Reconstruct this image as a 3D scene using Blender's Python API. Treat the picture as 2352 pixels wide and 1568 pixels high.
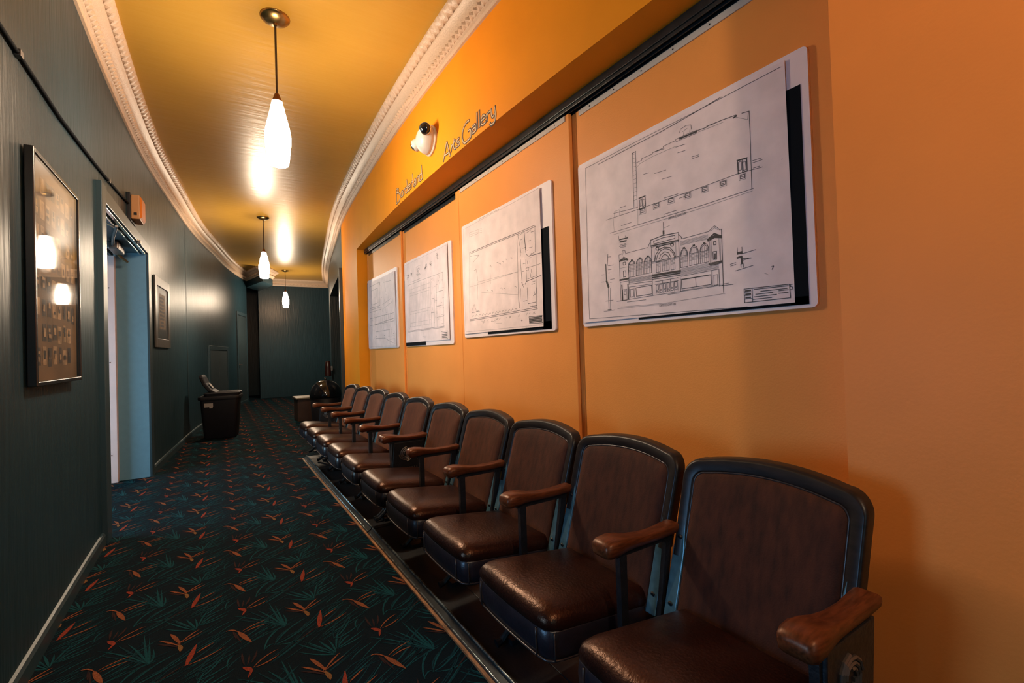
import bpy, math, random
import numpy as np
from mathutils import Vector, Matrix

for o in list(bpy.data.objects):
    bpy.data.objects.remove(o)
SC = bpy.context.scene
COL = SC.collection

# ------------------------------------------------------------------ camera, world, lights, exposure
PIX_F = 1071.05                      # focal length in pixels of the 2352 x 1568 frame
cam_d = bpy.data.cameras.new('camera')
cam_d.sensor_width = 36.0
cam_d.lens = PIX_F / 2352 * 36.0
cam_d.clip_start = 0.02
cam = bpy.data.objects.new('camera', cam_d)
COL.objects.link(cam)
TH, PI_, RO = math.radians(32.2646), math.radians(.8809), math.radians(1.8498)
fw0 = Vector((math.sin(TH), math.cos(TH), 0)); rt0 = Vector((math.cos(TH), -math.sin(TH), 0)); up0 = Vector((0, 0, 1))
fw = fw0*math.cos(PI_) + up0*math.sin(PI_); u1 = -fw0*math.sin(PI_) + up0*math.cos(PI_)
RR = rt0*math.cos(RO) - u1*math.sin(RO); UU = rt0*math.sin(RO) + u1*math.cos(RO)
mw = Matrix((RR, UU, -fw)).transposed().to_4x4()
mw.translation = Vector((0, 0, 1.18))
cam.matrix_world = mw
SC.camera = cam

w = bpy.data.worlds.new('world'); SC.world = w
w.use_nodes = True
w.node_tree.nodes['Background'].inputs[0].default_value = (.10, .24, .30, 1)
w.node_tree.nodes['Background'].inputs[1].default_value = .12

SC.view_settings.view_transform = 'Standard'
SC.view_settings.look = 'None'
SC.view_settings.gamma = 1.0
SC.view_settings.use_curve_mapping = False
SC.view_settings.exposure = 0.0

BULB = 85.0                          # watts of the bulb showing at the open bottom of each glass
LAMP_L = 150.0                        # radiance of the pendant glass
def area(name, loc, look, sx, sy, power, col):
    l = bpy.data.lights.new(name, 'AREA'); l.shape = 'RECTANGLE'; l.size = sx; l.size_y = sy
    l.energy = power; l.color = col
    o = bpy.data.objects.new(name, l); COL.objects.link(o); o.location = loc
    o.rotation_euler = (Vector(look) - Vector(loc)).to_track_quat('-Z', 'Y').to_euler()
    return o
area('daylight_side_room', (-2.6, 5.0, 1.0), (0, 4.7, .75), 1.6, 1.3, 88, (.45, .78, 1.0))
area('cool_fill_rear', (-.1, -2.6, 1.5), (1.1, 2, .8), 1.0, 2.0, 9, (.36, .80, 1.0))  # unseen cool fill, added behind the camera
area('daylight_entry', (-1.35, .80, .98), (1.5, .72, .95), .45, .75, 21, (.27, .58, 1.0))

# ------------------------------------------------------------------ traced data
DATA={"AG":[[[3.047,2.664],[3.114,2.546]],[[3.042,2.659],[2.996,2.546]],[[3.09,2.58],[3.007,2.575]],[[2.965,2.612],[2.979,2.566]],[[2.967,2.594],[2.959,2.605],[2.941,2.606]],[[2.924,2.637],[2.936,2.592],[2.92,2.565],[2.896,2.567]],[[2.941,2.611],[2.901,2.616]],[[2.847,2.612],[2.878,2.61],[2.877,2.595],[2.847,2.585],[2.849,2.567],[2.89,2.568]],[[2.698,2.669],[2.734,2.671],[2.77,2.658],[2.794,2.631],[2.801,2.597],[2.789,2.564],[2.766,2.546],[2.724,2.547],[2.682,2.556],[2.682,2.603],[2.712,2.606]],[[2.657,2.609],[2.623,2.611],[2.616,2.602],[2.611,2.565]],[[2.616,2.59],[2.653,2.591],[2.664,2.578],[2.648,2.565],[2.612,2.568]],[[2.592,2.674],[2.593,2.569]],[[2.562,2.674],[2.564,2.568]],[[2.54,2.598],[2.491,2.601],[2.497,2.615],[2.52,2.623],[2.54,2.607],[2.54,2.581],[2.522,2.567],[2.486,2.571]],[[2.473,2.615],[2.468,2.567]],[[2.468,2.595],[2.455,2.61],[2.426,2.612]],[[2.419,2.619],[2.415,2.579],[2.402,2.563],[2.378,2.574]],[[2.378,2.617],[2.372,2.562],[2.385,2.529],[2.421,2.524],[2.438,2.541]]],"BO":[[[4.237,2.677],[4.239,2.559]],[[4.243,2.68],[4.208,2.684],[4.174,2.676],[4.169,2.658],[4.22,2.655]],[[4.22,2.651],[4.168,2.639],[4.123,2.601],[4.135,2.57],[4.176,2.555],[4.239,2.557]],[[4.054,2.621],[4.089,2.612],[4.095,2.588],[4.078,2.571],[4.038,2.576],[4.031,2.6],[4.054,2.621]],[[4.007,2.622],[4.009,2.57]],[[4.008,2.609],[3.991,2.617],[3.973,2.618]],[[3.921,2.675],[3.91,2.61],[3.916,2.568]],[[3.916,2.612],[3.951,2.61],[3.968,2.589],[3.951,2.568],[3.916,2.571]],[[3.882,2.593],[3.835,2.594],[3.841,2.611],[3.87,2.613],[3.893,2.599],[3.887,2.575],[3.865,2.564],[3.829,2.572]],[[3.806,2.618],[3.807,2.565]],[[3.806,2.603],[3.794,2.614],[3.772,2.614]],[[3.77,2.676],[3.761,2.563]],[[3.732,2.601],[3.708,2.613],[3.69,2.6],[3.691,2.561]],[[3.696,2.583],[3.731,2.584],[3.738,2.568],[3.721,2.558],[3.692,2.564]],[[3.661,2.61],[3.663,2.562]],[[3.662,2.598],[3.644,2.609],[3.627,2.61],[3.621,2.597],[3.622,2.563]],[[3.55,2.671],[3.546,2.61],[3.529,2.562]],[[3.546,2.604],[3.58,2.61],[3.598,2.594],[3.598,2.57],[3.581,2.559],[3.534,2.564]]],"F":[[2,289,342,294,112],[2,266,113,507,117,638,117,850,118],[3,850,340,850,88],[2,289,342,307,344,315,359,330,356,336,340,349,342,474,342],[2,665,341,794,343,807,353,820,360,833,350,842,338,850,340],[1,314,337,319,353,328,351,334,337],[1,803,343,820,353,836,340],[4,493,372,560,378,648,372],[2,493,372,494,341],[2,648,372,648,336],[5,494,345,648,339],[2,494,339,648,333],[3,510,363,565,368,630,364,629,351,512,351,510,363],[3,493,366,483,355,476,344],[3,648,365,662,350,665,341],[2,570,436,569,386],[8,569,397,569,384],[1,571,409,606,414],[2,496,340,491,117],[2,648,336,648,115],[1,511,337,512,273],[1,632,335,631,269],[4,512,273,519,299,539,319,569,325,601,316,623,288,628,270],[3,522,274,528,294,546,312,572,317,597,309,618,286,622,271],[3,537,277,549,296,572,304,593,294,605,271],[3,550,276,558,287,571,292,585,285,592,273],[3,494,270,645,269],[2,494,264,645,264],[4,524,331,569,334,616,331],[4,539,325,536,320,529,319,523,322,521,329,524,334,530,335,536,331,539,325],[4,621,326,618,321,612,320,606,324,604,330,607,334,613,335,619,332,621,326],[2,519,267,542,266,541,219,519,219,519,267],[1,531,266,530,219],[1,519,261,542,260],[1,519,255,542,255],[1,519,250,541,249],[1,518,244,541,243],[2,553,265,592,264,591,219,553,219,553,265],[1,566,265,566,219],[1,579,265,578,219],[1,553,260,591,259],[1,553,254,591,254],[1,553,249,591,248],[1,552,243,591,243],[2,602,264,624,264,623,218,602,217,602,264],[1,613,264,612,217],[1,602,258,624,259],[1,602,253,623,253],[1,602,247,623,247],[1,601,242,623,242],[8,493,209,651,205],[5,493,199,650,196],[3,493,191,652,187],[2,351,283,349,221],[2,391,281,390,220],[2,348,222,388,220],[2,351,283,391,281],[3,351,283,352,288,355,293,360,296,366,298,372,299,378,298,384,295,388,291,391,286,391,281],[2,355,283,356,287,358,291,362,294,367,295,372,296,377,295,381,292,385,289,387,285,387,281],[1,361,290,359,221],[1,372,292,370,221],[1,382,289,380,221],[1,350,276,391,274],[1,350,269,391,268],[1,350,263,390,261],[1,349,256,390,254],[1,349,249,390,247],[6,368,301,376,301],[2,399,280,398,222],[2,443,280,442,222],[2,396,223,440,222],[2,399,280,443,280],[3,399,280,400,286,404,292,409,297,415,300,422,301,429,300,435,297,440,292,442,286,443,280],[2,403,280,405,285,407,290,411,293,416,296,422,296,427,296,432,293,436,290,438,285,439,280],[1,411,289,409,222],[1,422,292,420,222],[1,433,289,431,222],[1,399,273,443,274],[1,398,267,443,267],[1,398,261,442,261],[1,398,254,442,254],[1,397,248,442,248],[6,418,303,426,302],[2,449,279,448,223],[2,491,279,490,222],[2,446,223,488,223],[2,449,279,491,279],[3,449,279,451,285,454,291,459,296,465,299,471,300,478,299,483,296,488,292,490,286,491,279],[2,453,279,454,284,457,289,461,293,466,295,471,296,476,295,481,293,484,289,486,284,487,279],[1,460,288,458,223],[1,471,292,469,223],[1,481,288,479,223],[1,449,273,491,273],[1,449,267,490,267],[1,448,260,490,261],[1,448,254,490,254],[1,448,248,489,248],[6,467,302,475,302],[2,653,268,653,219],[2,691,267,690,218],[2,651,219,688,219],[2,653,268,691,267],[3,653,268,655,277,658,286,662,293,668,297,674,298,679,296,684,292,688,285,690,276,691,267],[2,657,268,658,275,661,282,664,288,669,291,673,292,678,291,682,287,685,281,687,274,687,267],[1,663,281,662,219],[1,673,286,671,219],[1,682,280,680,219],[1,653,262,690,261],[1,653,257,690,256],[1,653,252,690,251],[1,652,246,690,245],[1,652,241,689,240],[6,670,300,677,300],[2,700,269,699,220],[2,743,268,742,220],[2,697,220,740,220],[2,700,269,743,268],[3,700,269,701,279,705,287,710,294,716,298,723,299,729,297,735,293,739,286,742,277,743,268],[2,704,269,705,277,708,283,712,289,717,292,722,293,728,292,732,288,736,282,738,276,738,268],[1,711,282,709,220],[1,722,287,720,220],[1,733,281,731,220],[1,699,264,742,263],[1,699,258,742,257],[1,699,253,742,252],[1,699,247,742,247],[1,698,242,741,241],[6,719,301,726,301],[2,751,268,750,220],[2,791,267,790,219],[2,748,220,789,220],[2,751,268,791,267],[3,751,268,752,278,755,286,760,293,766,297,772,299,778,297,784,292,788,285,790,277,791,267],[2,755,268,756,276,758,283,762,288,767,291,772,293,777,291,781,287,784,282,786,275,787,267],[1,761,281,760,220],[1,772,286,770,220],[1,781,280,780,220],[1,750,263,791,262],[1,750,257,790,257],[1,750,252,790,251],[1,750,247,790,246],[1,749,241,790,241],[6,769,300,775,300],[7,291,310,319,317,347,308],[3,291,312,320,327,348,311,290,308],[10,790,309,819,317,848,310],[5,794,315,818,329,846,313],[3,314,300,330,300,330,286,315,287,314,300],[3,314,258,330,257,330,228,314,228,314,258],[3,813,297,824,297,824,283,814,284,813,297],[3,810,257,826,256,825,224,810,226,810,257],[3,816,247,820,248,820,229,816,228,816,247],[2,347,292,350,187],[1,796,310,796,212],[1,803,308,804,213],[1,837,305,840,213],[1,842,304,843,213],[7,791,211,847,212],[3,796,204,848,206],[7,290,216,348,216],[2,291,205,347,205],[1,290,275,346,274],[2,346,188,492,183],[2,348,174,492,171],[3,392,165,488,165,488,125,394,124,392,165],[2,349,168,352,118],[2,380,167,382,120],[2,307,166,334,166,333,112,308,112,307,166],[2,316,159,327,159,328,141,317,140,316,159],[6,302,190,305,114],[6,342,188,343,115],[2,356,162,375,162,377,126,357,124,356,162],[2,508,178,637,178],[2,507,166,637,165],[2,551,177,552,165],[2,595,177,596,164],[2,513,162,526,162,526,139,513,138,513,162],[2,513,134,525,134,525,126,513,125,513,134],[1,530,164,530,120],[2,534,162,547,162,547,139,535,139,534,162],[2,534,135,546,135,547,126,535,126,534,135],[1,552,164,552,121],[2,556,163,568,162,569,139,556,139,556,163],[2,556,135,568,135,568,127,556,126,556,135],[1,573,164,573,121],[2,577,163,589,163,589,140,577,139,577,163],[2,577,135,588,135,589,127,577,127,577,135],[1,593,164,594,122],[2,597,163,609,163,610,140,598,140,597,163],[2,597,136,609,136,609,127,598,127,597,136],[1,614,164,614,122],[2,617,163,629,163,630,140,618,140,617,163],[2,618,136,629,136,629,128,618,128,618,136],[1,634,164,634,123],[2,653,181,833,184],[3,652,168,797,167],[3,654,166,796,166,797,127,654,127,654,166],[2,725,166,726,127],[2,810,163,827,163,826,121,810,121,810,163],[3,802,181,801,121],[2,833,184,834,114],[1,655,120,847,123],[1,347,214,492,211],[1,347,210,491,208],[1,347,207,491,205],[1,347,204,491,202],[1,347,201,491,198],[1,347,197,491,195],[1,346,194,491,192],[1,656,213,833,215],[1,656,209,833,211],[1,656,205,833,207],[1,656,201,833,203],[1,655,198,833,200],[1,655,194,833,196],[1,655,190,832,192],[1,655,186,832,189],[1,658,331,791,331],[1,658,327,790,327],[1,658,323,790,323],[1,657,319,790,318],[1,657,315,790,314],[1,292,82,572,75,857,84],[1,269,76,572,71],[3,212,360,206,303],[5,196,311,197,232],[10,198,225,211,192],[3,209,189,209,76],[2,222,187,220,75],[3,201,77,227,76],[5,297,417,353,415],[6,299,405,341,403],[2,291,437,294,411],[2,336,428,339,405],[2,214,346,235,344],[2,212,302,250,299],[2,211,281,235,280],[2,212,264,224,263],[2,163,261,183,260],[2,225,229,253,228],[2,161,224,181,223],[2,222,215,236,214],[2,298,384,338,379],[2,300,378,335,374],[2,188,122,241,122],[2,173,70,250,71],[2,333,103,451,102],[2,381,103,443,102],[2,853,122,872,122],[2,844,116,892,115],[2,578,112,641,111],[2,64,854,1133,854,1128,19,59,40,64,854],[3,166,840,572,842,870,859],[2,404,811,400,546],[2,425,808,421,546],[3,399,807,426,810],[1,403,802,426,799],[1,403,782,425,780],[1,403,762,425,760],[1,402,742,425,740],[1,402,722,424,720],[1,402,702,424,701],[1,402,682,424,681],[1,401,662,423,661],[1,401,642,423,641],[1,401,622,422,621],[1,401,603,422,602],[1,401,583,422,582],[2,422,754,460,755,460,762,525,761,525,767,584,765,584,773,650,773,651,778,708,778,754,775,754,763,650,767],[6,670,773,754,770],[3,759,772,798,768,811,771,874,767,929,761],[3,952,757,981,752],[1,763,764,874,757],[2,981,752,978,462],[1,921,757,973,724,978,750],[5,917,755,930,757],[1,427,730,445,742,524,749,649,748],[2,207,537,424,533,599,532,735,532,920,536,1022,528],[2,231,464,420,461,731,457,984,461],[1,257,451,731,446,980,453],[2,262,557,424,543],[1,269,565,265,537],[1,302,565,303,537],[1,269,565,302,565],[1,424,533,420,461],[1,259,539,261,471],[4,926,585,963,582,963,533,927,535,926,585],[2,945,583,944,534],[2,930,578,941,578,941,546,930,546,930,578],[2,947,572,958,572,959,540,948,540,947,572],[2,923,588,966,584],[4,434,582,472,583,472,532,435,530,434,582],[2,453,583,453,531],[2,439,573,451,575,452,545,440,542,439,573],[2,457,568,469,570,469,540,458,538,457,568],[2,430,585,477,585],[3,523,529,549,529,549,513,523,513,523,529],[2,529,523,542,518],[1,517,534,555,531,555,506,516,508,517,534],[3,602,529,626,529,627,514,602,514,602,529],[2,608,523,620,518],[1,596,533,632,531,632,506,596,508,596,533],[3,689,526,711,526,711,511,689,511,689,526],[2,694,520,705,515],[1,683,530,717,528,717,504,683,506,683,530],[3,771,527,792,527,792,513,771,513,771,527],[2,776,522,787,517],[1,766,531,797,529,797,506,766,508,766,531],[3,854,526,873,525,874,512,854,512,854,526],[2,859,520,868,516],[1,849,530,878,528,878,505,849,507,849,530],[3,935,525,953,525,953,512,935,512,935,525],[2,939,520,948,516],[1,930,529,957,527,957,506,930,507,930,529],[3,438,528,466,527,466,511,439,511,438,528],[2,445,521,459,516],[1,432,532,473,530,473,503,432,505,432,532],[2,671,797,676,812,705,816,728,808,729,789],[1,685,796,709,802],[1,689,778,692,793],[1,720,777,722,792],[2,525,767,589,760],[2,309,573,347,572],[2,311,483,379,483],[2,576,470,646,470],[2,579,542,654,539],[2,658,518,687,518],[2,727,673,761,670],[2,729,665,761,663],[2,985,564,1020,562],[2,986,556,1022,555],[2,987,536,1012,535],[2,649,744,697,739],[2,466,686,499,683],[2,658,716,696,712],[2,293,383,344,385],[2,300,389,338,390],[2,928,226,984,232],[2,927,200,965,205],[2,882,194,905,197],[2,883,187,905,190],[2,900,165,972,175],[2,532,668,595,663],[2,572,629,624,625],[2,799,772,833,768],[8,913,231,930,232],[6,911,214,928,216],[7,928,215,930,189],[2,912,254,913,231],[2,931,252,931,229],[2,924,188,925,175],[2,936,187,935,173],[3,933,207,966,204],[2,1040,160,1047,161],[3,1041,149,1047,160],[1,1013,140,1030,130],[1,1090,531,1094,531],[3,934,91,1130,87,1132,40,935,39,934,91],[2,965,90,966,38],[3,1099,88,1101,39],[2,935,78,966,77],[5,939,83,959,83],[2,935,65,966,65],[5,940,70,959,70],[2,935,52,966,52],[5,940,57,958,57],[3,972,85,1095,83],[3,997,75,1091,74],[3,978,66,1041,66],[3,971,57,1054,57],[3,967,48,1037,48],[3,1062,69,1094,69],[3,1061,60,1094,60],[2,1099,66,1131,65]],"T":{"north":[1,600,443,688,438],"south":[1,527,62,615,61],"n525":[1,1104,69,1128,69],"n3":[1,1109,46,1119,46]},"P":[[3,132,657,1021,657],[3,131,646,1027,647],[3,112,138,1018,151],[3,111,128,1023,141],[3,132,657,111,131],[3,1021,657,1016,492],[3,1023,472,1020,347],[3,1015,325,1014,151],[2,810,654,811,150],[3,819,648,854,519],[2,826,635,896,642,902,526],[4,896,650,908,509],[3,908,500,940,480,1006,494],[4,940,480,1109,474],[3,967,494,979,484],[3,844,475,852,364,862,308],[3,840,288,819,165],[3,850,329,875,291],[4,904,326,1108,342],[2,918,339,1022,346],[3,905,464,907,325],[3,913,286,916,179],[3,916,183,1007,185],[3,935,162,1012,162],[3,974,624,1019,622],[2,915,630,975,639],[2,902,410,1100,411],[3,977,226,1010,237,1012,274],[2,938,401,932,393,919,392,906,397,901,407,907,415,920,416,933,410,938,401],[1,129,391,812,402],[1,448,450,452,371],[2,195,507,234,510,257,416,238,282],[1,256,411,812,402],[1,307,328,803,253],[2,144,627,288,610,190,573],[2,146,199,188,250,223,192,261,198],[3,145,189,270,190],[2,176,660,195,653,219,659],[2,142,152,167,169,182,159],[2,230,660,249,653,272,659],[2,197,152,221,169,236,159],[2,283,660,301,653,324,659],[2,250,152,274,169,288,159],[2,335,660,352,653,374,659],[2,302,152,325,169,339,159],[2,385,660,402,652,424,659],[2,352,153,375,168,388,158],[2,434,659,451,652,472,658],[2,402,153,424,168,437,158],[2,482,659,498,652,519,658],[2,450,153,471,168,484,158],[2,529,659,545,652,565,658],[2,497,153,518,168,530,158],[2,574,659,590,652,609,658],[2,543,153,563,168,576,158],[2,619,659,634,652,653,658],[2,588,153,608,168,620,158],[2,662,659,677,652,696,658],[2,632,153,651,168,663,158],[2,705,658,720,652,738,658],[2,674,153,693,167,705,158],[2,747,658,761,652,779,658],[2,716,153,735,167,746,158],[2,787,658,801,652,819,657],[2,757,153,775,167,786,158],[2,588,324,604,324,610,314],[2,580,495,597,495,602,485],[2,388,329,406,330,412,319],[2,549,508,566,507,572,497],[2,631,314,646,315,652,305],[2,617,502,632,502,638,492],[2,453,323,470,324,476,314],[2,662,510,677,510,683,500],[2,585,323,601,324,607,314],[2,446,500,463,500,469,489],[2,768,310,783,310,788,301],[2,726,509,741,508,747,499],[2,948,362,950,347],[2,872,443,902,443],[2,884,494,886,478],[2,985,343,1007,344],[2,881,419,883,407],[2,865,395,882,395],[2,922,455,923,434],[2,962,299,997,301],[2,893,319,895,304],[2,939,469,967,468],[2,845,525,847,498],[2,866,312,902,313],[2,963,397,965,378],[2,851,603,872,602],[2,867,587,869,576],[2,939,532,984,530],[2,954,368,955,347],[2,866,203,908,205],[2,963,394,965,371],[2,962,313,1004,315],[2,949,449,951,430],[2,873,543,911,542],[2,961,172,963,149],[2,940,576,969,575],[2,992,252,993,235],[2,921,521,940,521],[1,320,98,342,105],[1,381,110,402,119],[1,435,104,456,107],[1,647,117,665,111],[1,970,119,986,127],[1,307,116,328,98],[1,691,107,710,121],[1,477,106,497,102],[1,542,120,560,104],[1,502,105,522,118],[1,800,109,817,112],[1,555,106,576,120],[1,520,112,539,104],[1,389,100,410,103],[1,980,121,995,125],[1,461,102,481,101],[1,803,116,820,120],[1,892,110,909,126],[1,441,102,461,103],[1,521,115,541,113],[1,691,121,709,108],[1,687,108,706,120],[1,975,114,991,122],[1,965,114,980,113],[1,296,116,317,102],[1,513,110,533,119],[1,983,118,998,113],[1,321,107,343,118],[1,925,118,941,127],[1,323,106,345,117],[1,136,811,291,799,289,772,134,779,136,811],[1,155,793,280,783],[1,310,799,346,795],[1,309,785,345,781],[1,308,772,344,768],[1,37,858,1113,868,1138,40,34,46,37,858],[2,90,874,599,869],[4,924,99,1106,96,1111,52,929,56,924,99],[6,931,90,1070,90],[6,930,81,1069,81],[6,930,72,1069,72],[6,929,63,1068,64],[2,1070,95,1074,53],[3,833,83,852,83],[3,843,90,842,74],[1,501,83,582,82]]}
CARPET=[[3,26,349,2194,361,2254,378,2332],[2,10,381,2261,408,2283,440,2304],[2,9,357,2193,412,2208,474,2241],[3,8,344,2193,359,2201],[4,8,347,2200,300,2172,248,2129],[2,9,6,2394,30,2390,59,2348],[2,26,51,2362,71,2307,96,2243],[2,8,65,2355,111,2382,163,2395],[2,8,73,2343,118,2358,158,2359],[4,9,38,2367,48,2314,60,2262],[4,7,32,2381,37,2340,42,2310],[3,24,58,2577,77,2552,88,2528],[3,12,85,2546,80,2523,71,2500],[2,8,91,2553,133,2598,183,2622],[2,9,99,2551,139,2558,181,2581],[4,11,63,2590,59,2639,59,2680],[4,12,87,2590,102,2625,110,2662],[4,9,73,2583,80,2618,83,2651],[2,20,319,2376,298,2439,279,2484],[2,12,313,2367,276,2415,244,2450],[4,12,311,2354,278,2392,240,2421],[5,22,314,2372,323,2339,323,2312],[2,10,320,2384,352,2423,385,2452],[2,9,324,2381,358,2402,397,2426],[2,12,310,2380,321,2389,329,2394],[1,9,134,2151,153,2222,192,2291],[1,10,173,2170,235,2256,318,2310],[1,9,175,2171,244,2194,312,2269],[1,8,173,2174,250,2145,339,2177],[1,8,148,2208,168,2248,214,2299],[0,9,177,2175,208,2238,290,2285],[0,8,194,2185,255,2213,313,2229],[1,8,133,2156,158,2180,173,2174],[1,7,-33,2390,40,2453,100,2492],[0,8,-67,2351,-13,2394,54,2393],[1,7,-64,2412,-25,2450,41,2483],[0,7,-88,2315,-33,2345,37,2349],[0,7,-120,2314,-71,2381,6,2390],[1,11,224,2290,222,2333,206,2505],[1,12,221,2300,206,2386,184,2544],[1,10,222,2294,181,2403,136,2499],[0,10,222,2294,160,2408,97,2521],[1,9,224,2288,138,2408,37,2516],[0,9,224,2290,137,2384,49,2472],[1,10,226,2291,235,2334,229,2400],[0,9,202,2347,198,2444,175,2493],[1,10,372,1968,373,2016,364,2074],[1,12,371,1973,351,2031,329,2090],[1,10,368,1970,328,2039,288,2110],[1,10,370,1961,311,2035,251,2123],[1,9,371,1956,309,2000,251,2057],[0,9,366,1980,317,2047,273,2129],[1,10,-96,2519,-83,2581,-64,2642],[1,10,-92,2521,-54,2571,-25,2582],[1,9,-92,2518,-33,2530,17,2552],[1,9,-90,2525,-50,2542,37,2592],[0,9,-86,2527,-67,2580,-34,2632],[0,10,4,2593,27,2633,63,2666],[1,8,9,2612,14,2665,46,2690],[0,10,385,2571,404,2652,433,2702],[1,10,384,2565,432,2604,479,2684],[1,9,388,2556,442,2570,502,2609],[0,9,390,2568,446,2650,491,2720]]


# ------------------------------------------------------------------ helpers
class MB:
    def __init__(s): s.v = []; s.f = []; s.m = []; s.uv = None
    def add(s, vs, fs, mi=0):
        b = len(s.v); s.v += [tuple(p) for p in vs]; s.f += [tuple(b+i for i in f) for f in fs]; s.m += [mi]*len(fs); return s
    def quad(s, a, b, c, d, mi=0): return s.add([a, b, c, d], [(0, 1, 2, 3)], mi)
    def box(s, x0, x1, y0, y1, z0, z1, mi=0):
        vs = [(x, y, z) for x in (x0, x1) for y in (y0, y1) for z in (z0, z1)]
        return s.add(vs, [(0, 1, 3, 2), (4, 6, 7, 5), (0, 4, 5, 1), (2, 3, 7, 6), (0, 2, 6, 4), (1, 5, 7, 3)], mi)
    def obox(s, c, ax, ay, az, mi=0):
        c, ax, ay, az = Vector(c), Vector(ax), Vector(ay), Vector(az)
        vs = [c + ax*i + ay*j + az*k for i in (-1, 1) for j in (-1, 1) for k in (-1, 1)]
        return s.add(vs, [(0, 1, 3, 2), (4, 6, 7, 5), (0, 4, 5, 1), (2, 3, 7, 6), (0, 2, 6, 4), (1, 5, 7, 3)], mi)
    def loft(s, rings, closed=True, caps=True, mi=0):
        n = len(rings[0]); vs = [p for r in rings for p in r]; fs = []
        for i in range(len(rings)-1):
            for j in range(n if closed else n-1):
                k = (j+1) % n
                fs.append((i*n+j, i*n+k, (i+1)*n+k, (i+1)*n+j))
        if caps and closed:
            fs.append(tuple(range(n))[::-1]); fs.append(tuple((len(rings)-1)*n+j for j in range(n)))
        return s.add(vs, fs, mi)
    def tube(s, pts, r, n=8, mi=0, closed=False):
        pts = [Vector(p) for p in pts]; rings = []
        N = len(pts); up = None
        for i, p in enumerate(pts):
            a = pts[(i-1) % N] if (closed or i > 0) else p
            b = pts[(i+1) % N] if (closed or i < N-1) else p
            t = (b-a).normalized()
            if up is None: up = Vector((0, 0, 1)) if abs(t.z) < .9 else Vector((1, 0, 0))
            x = t.cross(up)
            if x.length < 1e-5: x = t.cross(Vector((1, 0, .3)))
            x.normalize(); y = x.cross(t).normalized(); up = y
            rr = r[i] if isinstance(r, (list, tuple)) else r
            rings.append([p + x*rr*math.cos(2*math.pi*k/n) + y*rr*math.sin(2*math.pi*k/n) for k in range(n)])
        if closed: rings.append(rings[0])
        return s.loft(rings, True, not closed, mi)
    def lathe(s, prof, org=(0, 0, 0), axis=(0, 0, 1), n=32, mi=0, caps=True):
        a = Vector(axis).normalized(); x = a.orthogonal().normalized(); y = a.cross(x); o = Vector(org)
        rings = [[o + a*h + x*r*math.cos(2*math.pi*k/n) + y*r*math.sin(2*math.pi*k/n) for k in range(n)] for r, h in prof]
        return s.loft(rings, True, caps, mi)
    def build(s, name, mats, parent=None, smooth=False, bevel=0, auto=None):
        me = bpy.data.meshes.new(name); me.from_pydata(s.v, [], s.f)
        for m_ in (mats if isinstance(mats, (list, tuple)) else [mats]): me.materials.append(m_)
        for p, mi in zip(me.polygons, s.m): p.material_index = mi; p.use_smooth = smooth
        import bmesh
        bm = bmesh.new(); bm.from_mesh(me); bmesh.ops.recalc_face_normals(bm, faces=bm.faces); bm.to_mesh(me); bm.free()
        o = bpy.data.objects.new(name, me); COL.objects.link(o)
        if bevel:
            b = o.modifiers.new('bevel', 'BEVEL'); b.width = bevel; b.segments = 2; b.limit_method = 'ANGLE'; b.angle_limit = math.radians(40)
        if auto:
            if hasattr(me, 'set_sharp_from_angle'): me.set_sharp_from_angle(angle=math.radians(auto))
        if parent is not None:
            o.parent = parent
            o.matrix_parent_inverse = Matrix.Identity(4)
            off = parent_world(parent)
            for v in me.vertices: v.co -= off
        return o

def parent_world(p):
    t = Vector((0, 0, 0))
    while p is not None:
        t += Vector(p.location); p = p.parent
    return t
def tag(o, label, cat, group=None):
    o['label'] = label; o['category'] = cat
    if group: o['group'] = group
    return o
def thing(name, label, cat, loc=(0, 0, 0), group=None):
    o = bpy.data.objects.new(name, None); COL.objects.link(o); o.location = loc; o.empty_display_size = .05
    return tag(o, label, cat, group)
def struct(o): o['kind'] = 'structure'; return o

def spline(pts):
    x = np.array([p[0] for p in pts], float); y = np.array([p[1] for p in pts], float); n = len(x)
    h_ = np.diff(x); A = np.zeros((n, n)); b = np.zeros(n); A[0, 0] = A[-1, -1] = 1
    for i in range(1, n-1):
        A[i, i-1] = h_[i-1]; A[i, i] = 2*(h_[i-1]+h_[i]); A[i, i+1] = h_[i]
        b[i] = 6*((y[i+1]-y[i])/h_[i]-(y[i]-y[i-1])/h_[i-1])
    m = np.linalg.solve(A, b)
    def f(t):
        i = int(min(max(np.searchsorted(x, t)-1, 0), n-2)); a = x[i+1]-t; c = t-x[i]; H = h_[i]
        return float(m[i]*a**3/(6*H)+m[i+1]*c**3/(6*H)+(y[i]/H-m[i]*H/6)*a+(y[i+1]/H-m[i+1]*H/6)*c)
    return f
xL = spline([(-3,-.42),(-1,-.54),(0,-.585),(1,-.615),(2.46,-.637),(3.07,-.645),(4.09,-.652),(5.0,-.64),(6.13,-.595),(7.3,-.495),(9.46,-.27),(11,-.02),(12.06,.15),(13.5,.46),(15,.85)])
xR = spline([(-3,1.95),(-1.5,1.72),(0,1.58),(1,1.50),(1.8,1.455),(2.6,1.428),(3.4,1.425),(4.2,1.445),(5.2,1.495),(6.2,1.56),(7.5,1.68),(9,1.885),(10.7,2.13),(13.2,2.55),(15,2.9)])
def dxL(y): return (xL(y+.02)-xL(y-.02))/.04
def dxR(y): return (xR(y+.02)-xR(y-.02))/.04
def nL(y): return Vector((1, -dxL(y), 0)).normalized()      # into the corridor
def nR(y): return Vector((-1, dxR(y), 0)).normalized()
def tL(y): return Vector((dxL(y), 1, 0)).normalized()
def tR(y): return Vector((dxR(y), 1, 0)).normalized()
def PL(y, z, off=0.): return Vector((xL(y), y, z)) + nL(y)*off
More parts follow.
